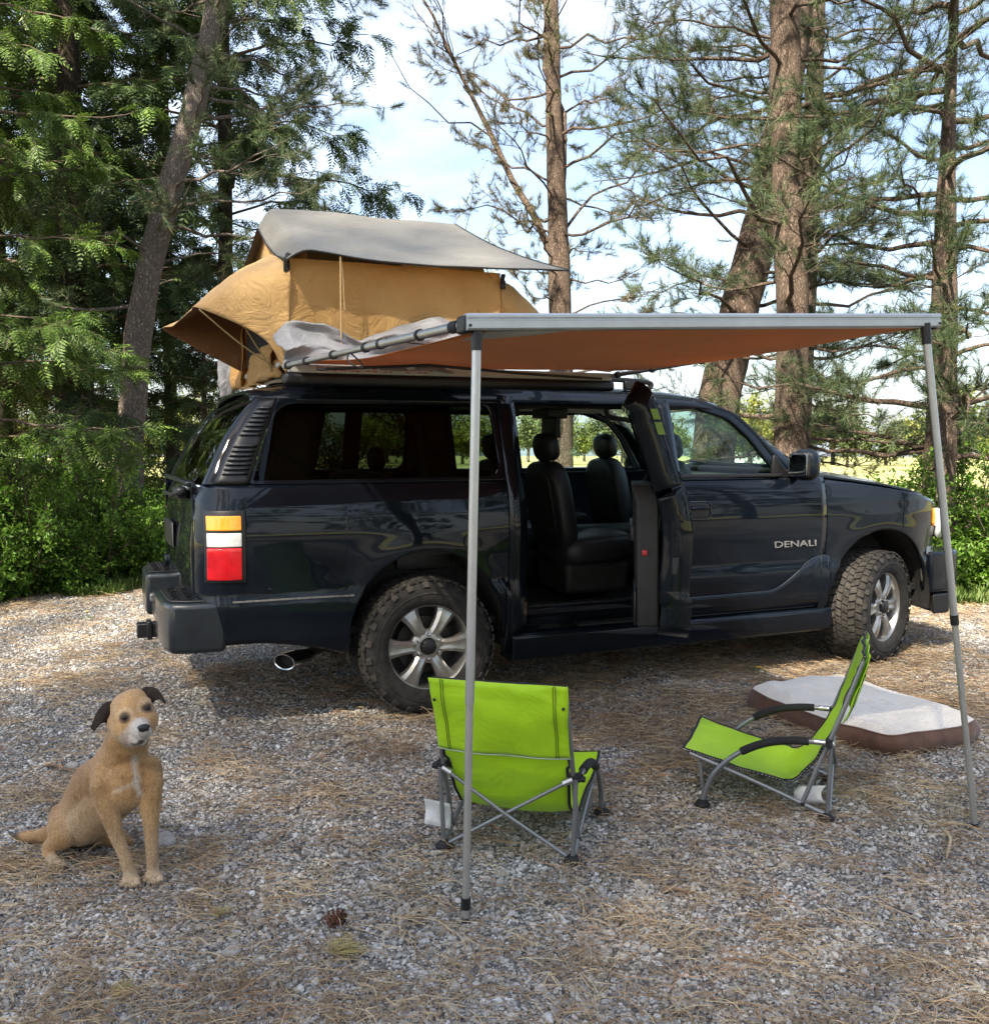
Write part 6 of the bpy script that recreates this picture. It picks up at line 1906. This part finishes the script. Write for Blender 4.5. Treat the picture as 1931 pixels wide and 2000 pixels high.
bp = nd(nt, 'ShaderNodeBump', Strength=.35, Distance=.004); nt.links.new(nn.outputs['Fac'], bp.inputs['Height']); nt.links.new(bp.outputs['Normal'], b.inputs['Normal'])
M['coat'] = m
body.materials.clear(); body.materials.append(m)
body.polygons.foreach_set('use_smooth', [True] * len(body.polygons))
DB = link(bpy.data.objects.new('body', body), DOG)
# short fur standing off the skin
rs = np.random.default_rng(3)
body.calc_loop_triangles()
tri = np.empty(len(body.loop_triangles) * 3, np.int32); body.loop_triangles.foreach_get('vertices', tri); tri = tri.reshape(-1, 3)
A3 = PV[tri]; ar = np.linalg.norm(np.cross(A3[:, 1] - A3[:, 0], A3[:, 2] - A3[:, 0]), axis=1)
nh = 95000
ti = rs.choice(len(tri), nh, p=ar / ar.sum())
w = rs.random((nh, 2)); fl_ = w.sum(1) > 1; w[fl_] = 1 - w[fl_]; w3 = np.column_stack([1 - w.sum(1), w])
hp = np.einsum('nk,nkc->nc', w3, A3[ti]); hn = nrm(np.cross(A3[ti, 1] - A3[ti, 0], A3[ti, 2] - A3[ti, 0])); hc = np.einsum('nk,nkc->nc', w3, colr[tri[ti]])
flow = np.tile(np.array([-.25, .45, -.85]), (nh, 1)); flow = nrm(flow - hn * (flow * hn).sum(1, keepdims=True))
hd = nrm(hn * .33 + flow + rs.normal(0, .2, (nh, 3)))
hl = np.where(hp[:, 2] > .53, .0042, .0095) * rs.uniform(.6, 1.2, nh)
sd = nrm(np.cross(hd, hn)) * .0007
V = np.stack([hp - sd, hp + sd, hp + hd * hl[:, None]], 1).reshape(-1, 3)
V[:, 2] = np.maximum(V[:, 2], .002)
fur = npmesh('fur', V, tris(V), M['coat'], DB, smooth=False); fur['kind'] = 'stuff'
at = fur.data.color_attributes.new('coat', 'FLOAT_COLOR', 'POINT')
cc = np.repeat(np.clip(hc * rs.uniform(.55, 1.3, (nh, 1)), 0, 1), 3, 0)
at.data.foreach_set('color', np.column_stack([cc, np.ones(len(cc))]).astype(np.float32).ravel())
# face
M['nose'] = pm('dog_nose', (.010, .009, .009), rough=.28, bump=.15, bs=200)
M['eye'] = pm('dog_eye', (.010, .005, .003), rough=.12, spec=.35)
M['ear'] = pm('ear_fur', (.022, .014, .010), rough=.8, var=.35, vs=60, spec=.2)
M['claw'] = pm('claw', (.02, .017, .015), rough=.4)
look = Vector((.20, -.92, -.15)).normalized()
def nose_shape(p):
    p = p.copy(); p.x *= 1 + .25 * (p.z > 0); return p
NP = surf((.103, -.36, .608), Vector((.15, -.98, .1)).normalized(), -.006)
mb = MB(); mb.sell(NP, (.036, .028, .028), 2.3, Matrix.Rotation(.22, 3, 'Z'), 18, 12, nose_shape); no = mb.build('nose', M['nose'], DOG)
for sx in (-1, 1):
    mb = MB(); mb.sell(NP + Vector((.003 + sx * .009, -.0135 + .002 * sx, -.003)), (.008, .005, .007)); mb.build('nostril', M['strap'], no)
for e in EYES:
    mb = MB(); mb.sell(e, (.023, .020, .0175), 2.0, None, 16, 12); mb.build('eye', M['eye'], DOG)
def ear(pts_outer, pts_inner):
    A = bez(pts_outer, 6); B = bez(pts_inner, 6); n = min(len(A), len(B)) - 1
    mb = MB(); mb.grid(lambda u, v: tuple(A[round(u * n)].lerp(B[round(u * n)], v) + Vector((0, -.010, .004)) * math.sin(PI * v) * (1 - u)), n, 8)
    o = mb.build('ear', M['ear'], DOG, recalc=False, solid=.004)
ear([(.022, -.130, .655), (-.012, -.130, .652), (-.040, -.140, .624), (-.062, -.162, .576)], [(.000, -.155, .580), (-.014, -.172, .592), (-.032, -.178, .590), (-.052, -.172, .566)])
ear([(.102, -.145, .686), (.126, -.165, .702), (.157, -.195, .697), (.181, -.240, .662)], [(.142, -.205, .655), (.152, -.215, .664), (.165, -.230, .668), (.178, -.246, .655)])
for k, ch in DOGC.items():
    if k.startswith('toe'):
        a, c = Vector(ch[0][:3]), Vector(ch[1][:3]); d = (c - a).normalized()
        p = c + d * ch[1][3] * .8
        mb = MB(); mb.tube([p + Vector((0, 0, .003)), p + d * .007 + Vector((0, 0, -.001)), p + d * .012 + Vector((0, 0, -.006))], [.0036, .003, .001], 6); mb.build('claw', M['claw'], DOG)
# ================================================================ small things on the ground
M['rock'] = pm('pale_rock', (.36, .33, .30), rough=.85, var=.2, vs=25, bump=.4, bs=40)
def lump(name, label, cat, loc, size, seed, mat, rough=.18):
    bm = bmesh.new(); bmesh.ops.create_icosphere(bm, subdivisions=3, radius=.5)
    for v in bm.verts:
        k = 1 + rough * mnoise.noise(v.co * 2.2 + Vector((seed, 0, 0))) + .07 * mnoise.noise(v.co * 6 + Vector((0, seed, 0)))
        v.co = Vector((v.co.x * size[0] * k, v.co.y * size[1] * k, max(-.3 * size[2], v.co.z * size[2] * k)))
    me = bpy.data.meshes.new(name); bm.to_mesh(me); bm.free(); me.materials.append(mat)
    me.polygons.foreach_set('use_smooth', [True] * len(me.polygons))
    o = link(bpy.data.objects.new(name, me)); o.location = loc
    return tag(o, label, cat)
lump('rock', 'fist sized pale rock lying behind the dog front paw', 'rock', (-1.556, -2.33, .022), (.085, .10, .075), 3, M['rock'])
lump('rock', 'flat beige stone on the open gravel in the foreground', 'stone', (-1.441, -3.26, .012), (.055, .05, .04), 8, M['rock'])
lump('rock', 'small grey stone beside the stick behind the dog', 'stone', (-1.88, -1.20, .012), (.06, .05, .045), 12, M['rock'])
M['stick'] = pm('dry_stick', (.20, .13, .085), rough=.9, var=.3, vs=30)
M['stick_pale'] = pm('pale_stick', (.42, .32, .20), rough=.9, var=.2, vs=30)
def stick(label, pts, r, mat='stick', off=None):
    b = Vector(pts[0])
    mb = MB(); P_ = bez([tuple(Vector(p) - b) for p in pts], 6)
    n = len(P_); mb.tube(P_, [r * (1 - .5 * i / n) for i in range(n)], 6)
    if off: mb.tube([P_[n // 2], P_[n // 2] + Vector(off) * .6, P_[n // 2] + Vector(off)], [r * .5, r * .4, r * .2], 5)
    o = mb.build('stick', M[mat]); o.location = b
    return tag(o, label, 'stick')
stick('thin brown stick lying behind the sitting dog', [(-2.0, -1.12, .012), (-1.94, -1.2, .022), (-1.86, -1.33, .012)], .009, off=(.05, .03, .01))
stick('long dark twig in front of the dog', [(-1.18, -2.48, .012), (-1.13, -2.42, .02), (-1.07, -2.36, .014)], .005)
stick('dark broken twig in front of the lime chairs', [(.0, -3.42, .012), (.03, -3.44, .02), (.09, -3.49, .012)], .010)
stick('curved pale strip of bark near the right awning pole', [(1.32, -3.42, .012), (1.24, -3.52, .03), (1.11, -3.62, .012)], .008, 'stick_pale')
stick('pale dry stick lying at the front bumper', [(3.05, -2.3, .014), (3.25, -2.1, .03), (3.5, -2.02, .02)], .010, 'stick_pale', (.1, -.06, .02))
stick('thin pale twig near the foot of the right pole', [(1.38, -3.36, .012), (1.43, -3.42, .02), (1.46, -3.48, .012)], .006, 'stick_pale')
stick('dark thin twig lying in the foreground gravel', [(-.105, -3.88, .012), (-.05, -3.91, .018), (.02, -3.965, .012)], .006)
# pine cones
M['cone'] = pm('pine_cone', (.11, .045, .022), rough=.8, var=.4, vs=60)
def cone(label, loc, L, r, rz):
    c = thing('pine_cone', label, 'pine cone', loc, rz)
    mb = MB(); mb.sell((0, 0, r * .8), (L * .8, r * 1.2, r * 1.2), 2.0); mb.build('core', M['cone'], c)
    n = 46
    for i in range(n):
        t = (i + .5) / n; a = i * 2.39996; x = (t - .5) * L; rr = r * math.sin(PI * (.12 + .8 * t)) * 1.0
        p = Vector((x, rr * .75 * math.cos(a), r * .85 + rr * .75 * math.sin(a)))
        d = Vector((.45, math.cos(a), math.sin(a))).normalized()
        s = d.cross(Vector((1, 0, 0))).normalized() * r * .34
        q = p + d * r * .42
        if q.z < .003: continue
        mb = MB(); mb.add([p - s * .5, p + s * .5, q + s, q + d * .004, q - s, q + Vector((-.004, 0, 0)) ], [(0, 1, 2, 3, 4), (0, 4, 5), (4, 3, 2, 5), (1, 5, 2), (0, 5, 1)])
        mb.build('scale', M['cone'], c, smooth=False, recalc=False)
cone('open brown pine cone on the gravel left of the front pole', (-1.11, -3.208, .005), .075, .026, .4)
# dried yellow frond
M['frond'] = pm('yellow_frond', (.36, .29, .10), rough=.8, var=.25, vs=40)
def frond(label, loc, rz, sc):
    rs = np.random.default_rng(int(abs(loc[0]) * 100))
    parts = []
    for k in range(7):
        T_ = spray_template(rs, 7, L=.13, lw=.009, droop=.01) * np.array([1, .45, .3])
        a = rs.uniform(-.9, .9); c_, s_ = math.cos(a), math.sin(a)
        R3 = np.array([[c_, s_, 0], [-s_, c_, 0], [0, 0, 1]])
        parts.append((T_ @ R3 + np.array([0, 0, .012 + .004 * k])).reshape(-1, 3))
    V = np.concatenate(parts) * sc
    o = npmesh('dry_frond', V, tris(V), M['frond'], None, smooth=False); o.location = loc; o.rotation_euler = (0, 0, rz)
    return tag(o, label, 'dry frond')
frond('dried yellow cedar frond lying beside the pine cone', (-1.17, -3.42, .010), .9, .80)
frond('small dried yellow cedar frond in the front left gravel', (-1.79, -3.35, .010), -.3, .5)
frond('tiny pale cedar frond between the dog and the front pole', (-1.43, -3.02, .010), 1.9, .45)
# dandelions
M['petal'] = pm('yellow_petal', (.85, .55, .01), rough=.6)
M['stem'] = pm('green_stem', (.10, .20, .03), rough=.6)
def dandelion(label, loc, h=.05, r=.018):
    d = thing('dandelion', label, 'flower', loc)
    mb = MB(); mb.tube([(0, 0, 0), (.003, 0, h * .6), (0, .002, h)], .0022, 5); mb.build('stem', M['stem'], d)
    mb = MB()
    for ring, (n, rr, zz) in enumerate(((14, r, .0), (10, r * .65, .004), (6, r * .35, .006))):
        for k in range(n):
            a = 2 * PI * k / n + ring
            c_, s_ = math.cos(a), math.sin(a)
            mb.add([(0, 0, h + zz * .3), (c_ * rr - s_ * .003, s_ * rr + c_ * .003, h + .004 + zz), (c_ * rr + s_ * .003, s_ * rr - c_ * .003, h + .004 + zz)], [(0, 1, 2)])
    mb.build('petals', M['petal'], d, smooth=False, recalc=False)
    mb = MB()
    for k in range(5):
        a = 1.3 * k
        mb.add([(0, 0, .006), (.05 * math.cos(a) - .008 * math.sin(a), .05 * math.sin(a) + .008 * math.cos(a), .016), (.09 * math.cos(a), .09 * math.sin(a), .008), (.05 * math.cos(a) + .008 * math.sin(a), .05 * math.sin(a) - .008 * math.cos(a), .016)], [(0, 1, 2, 3)])
    mb.build('leaves', M['stem'], d, smooth=False, recalc=False)
dandelion('single yellow dandelion between the car and the dog bed', (2.36, -.93, .01), .035, .022)
dandelion('yellow dandelion at the foot of the shrubs by the tailgate', (-1.05, 4.2, .0), .08, .022)
dandelion('yellow dandelion on the verge left of the car', (-1.75, 3.1, .0), .06, .022)
# weeds and grass on the verges
M['grass'] = ramp_random_mat('verge_grass', [(0, (.05, .10, .015)), (.6, (.10, .17, .03)), (1, (.20, .24, .07))], rough=.6, island=True, trans=.3)
def verge(name, label, n, fx):
    rs = np.random.default_rng(n)
    P_ = fx(rs, n); L_ = rs.uniform(.04, .16, n); a = rs.uniform(0, 6.28, n); e = rs.uniform(.5, 1.4, n)
    D_ = np.stack([np.cos(a) * np.cos(e), np.sin(a) * np.cos(e), np.sin(e)], 1)
    S_ = np.stack([-np.sin(a), np.cos(a), np.zeros(n)], 1) * rs.uniform(.004, .011, (n, 1))
    mid = P_ + D_ * L_[:, None] * .55 + np.array([0, 0, .01])
    V = np.stack([P_ - S_ * .6, P_ + S_ * .6, mid + S_, P_ + D_ * L_[:, None], mid - S_], 1).reshape(-1, 3)
    F = np.arange(len(V)).reshape(-1, 5)
    o = npmesh(name, V, F, M['grass'], None, smooth=False)
    return tag(o, label, 'grass', kind='stuff')
def left_verge(rs, n):
    x = rs.uniform(-3.5, .6, n); y = 4.05 + (x + 3.2) * .34 + np.abs(rs.normal(0, .55, n)) + .25 * np.sin(x * 5)
    return np.column_stack([x, y, np.zeros(n)])
def right_verge(rs, n):
    x = rs.uniform(5.2, 8.5, n); y = 1.15 - (x - 5.2) * .55 + np.abs(rs.normal(0, .6, n)) + .2 * np.sin(x * 6)
    return np.column_stack([x, y, np.zeros(n)])
verge('verge_grass', 'weeds and grass along the foot of the left shrubs', 9000, left_verge)
verge('verge_grass', 'weeds and grass along the foot of the right shrubs', 7001, right_verge)
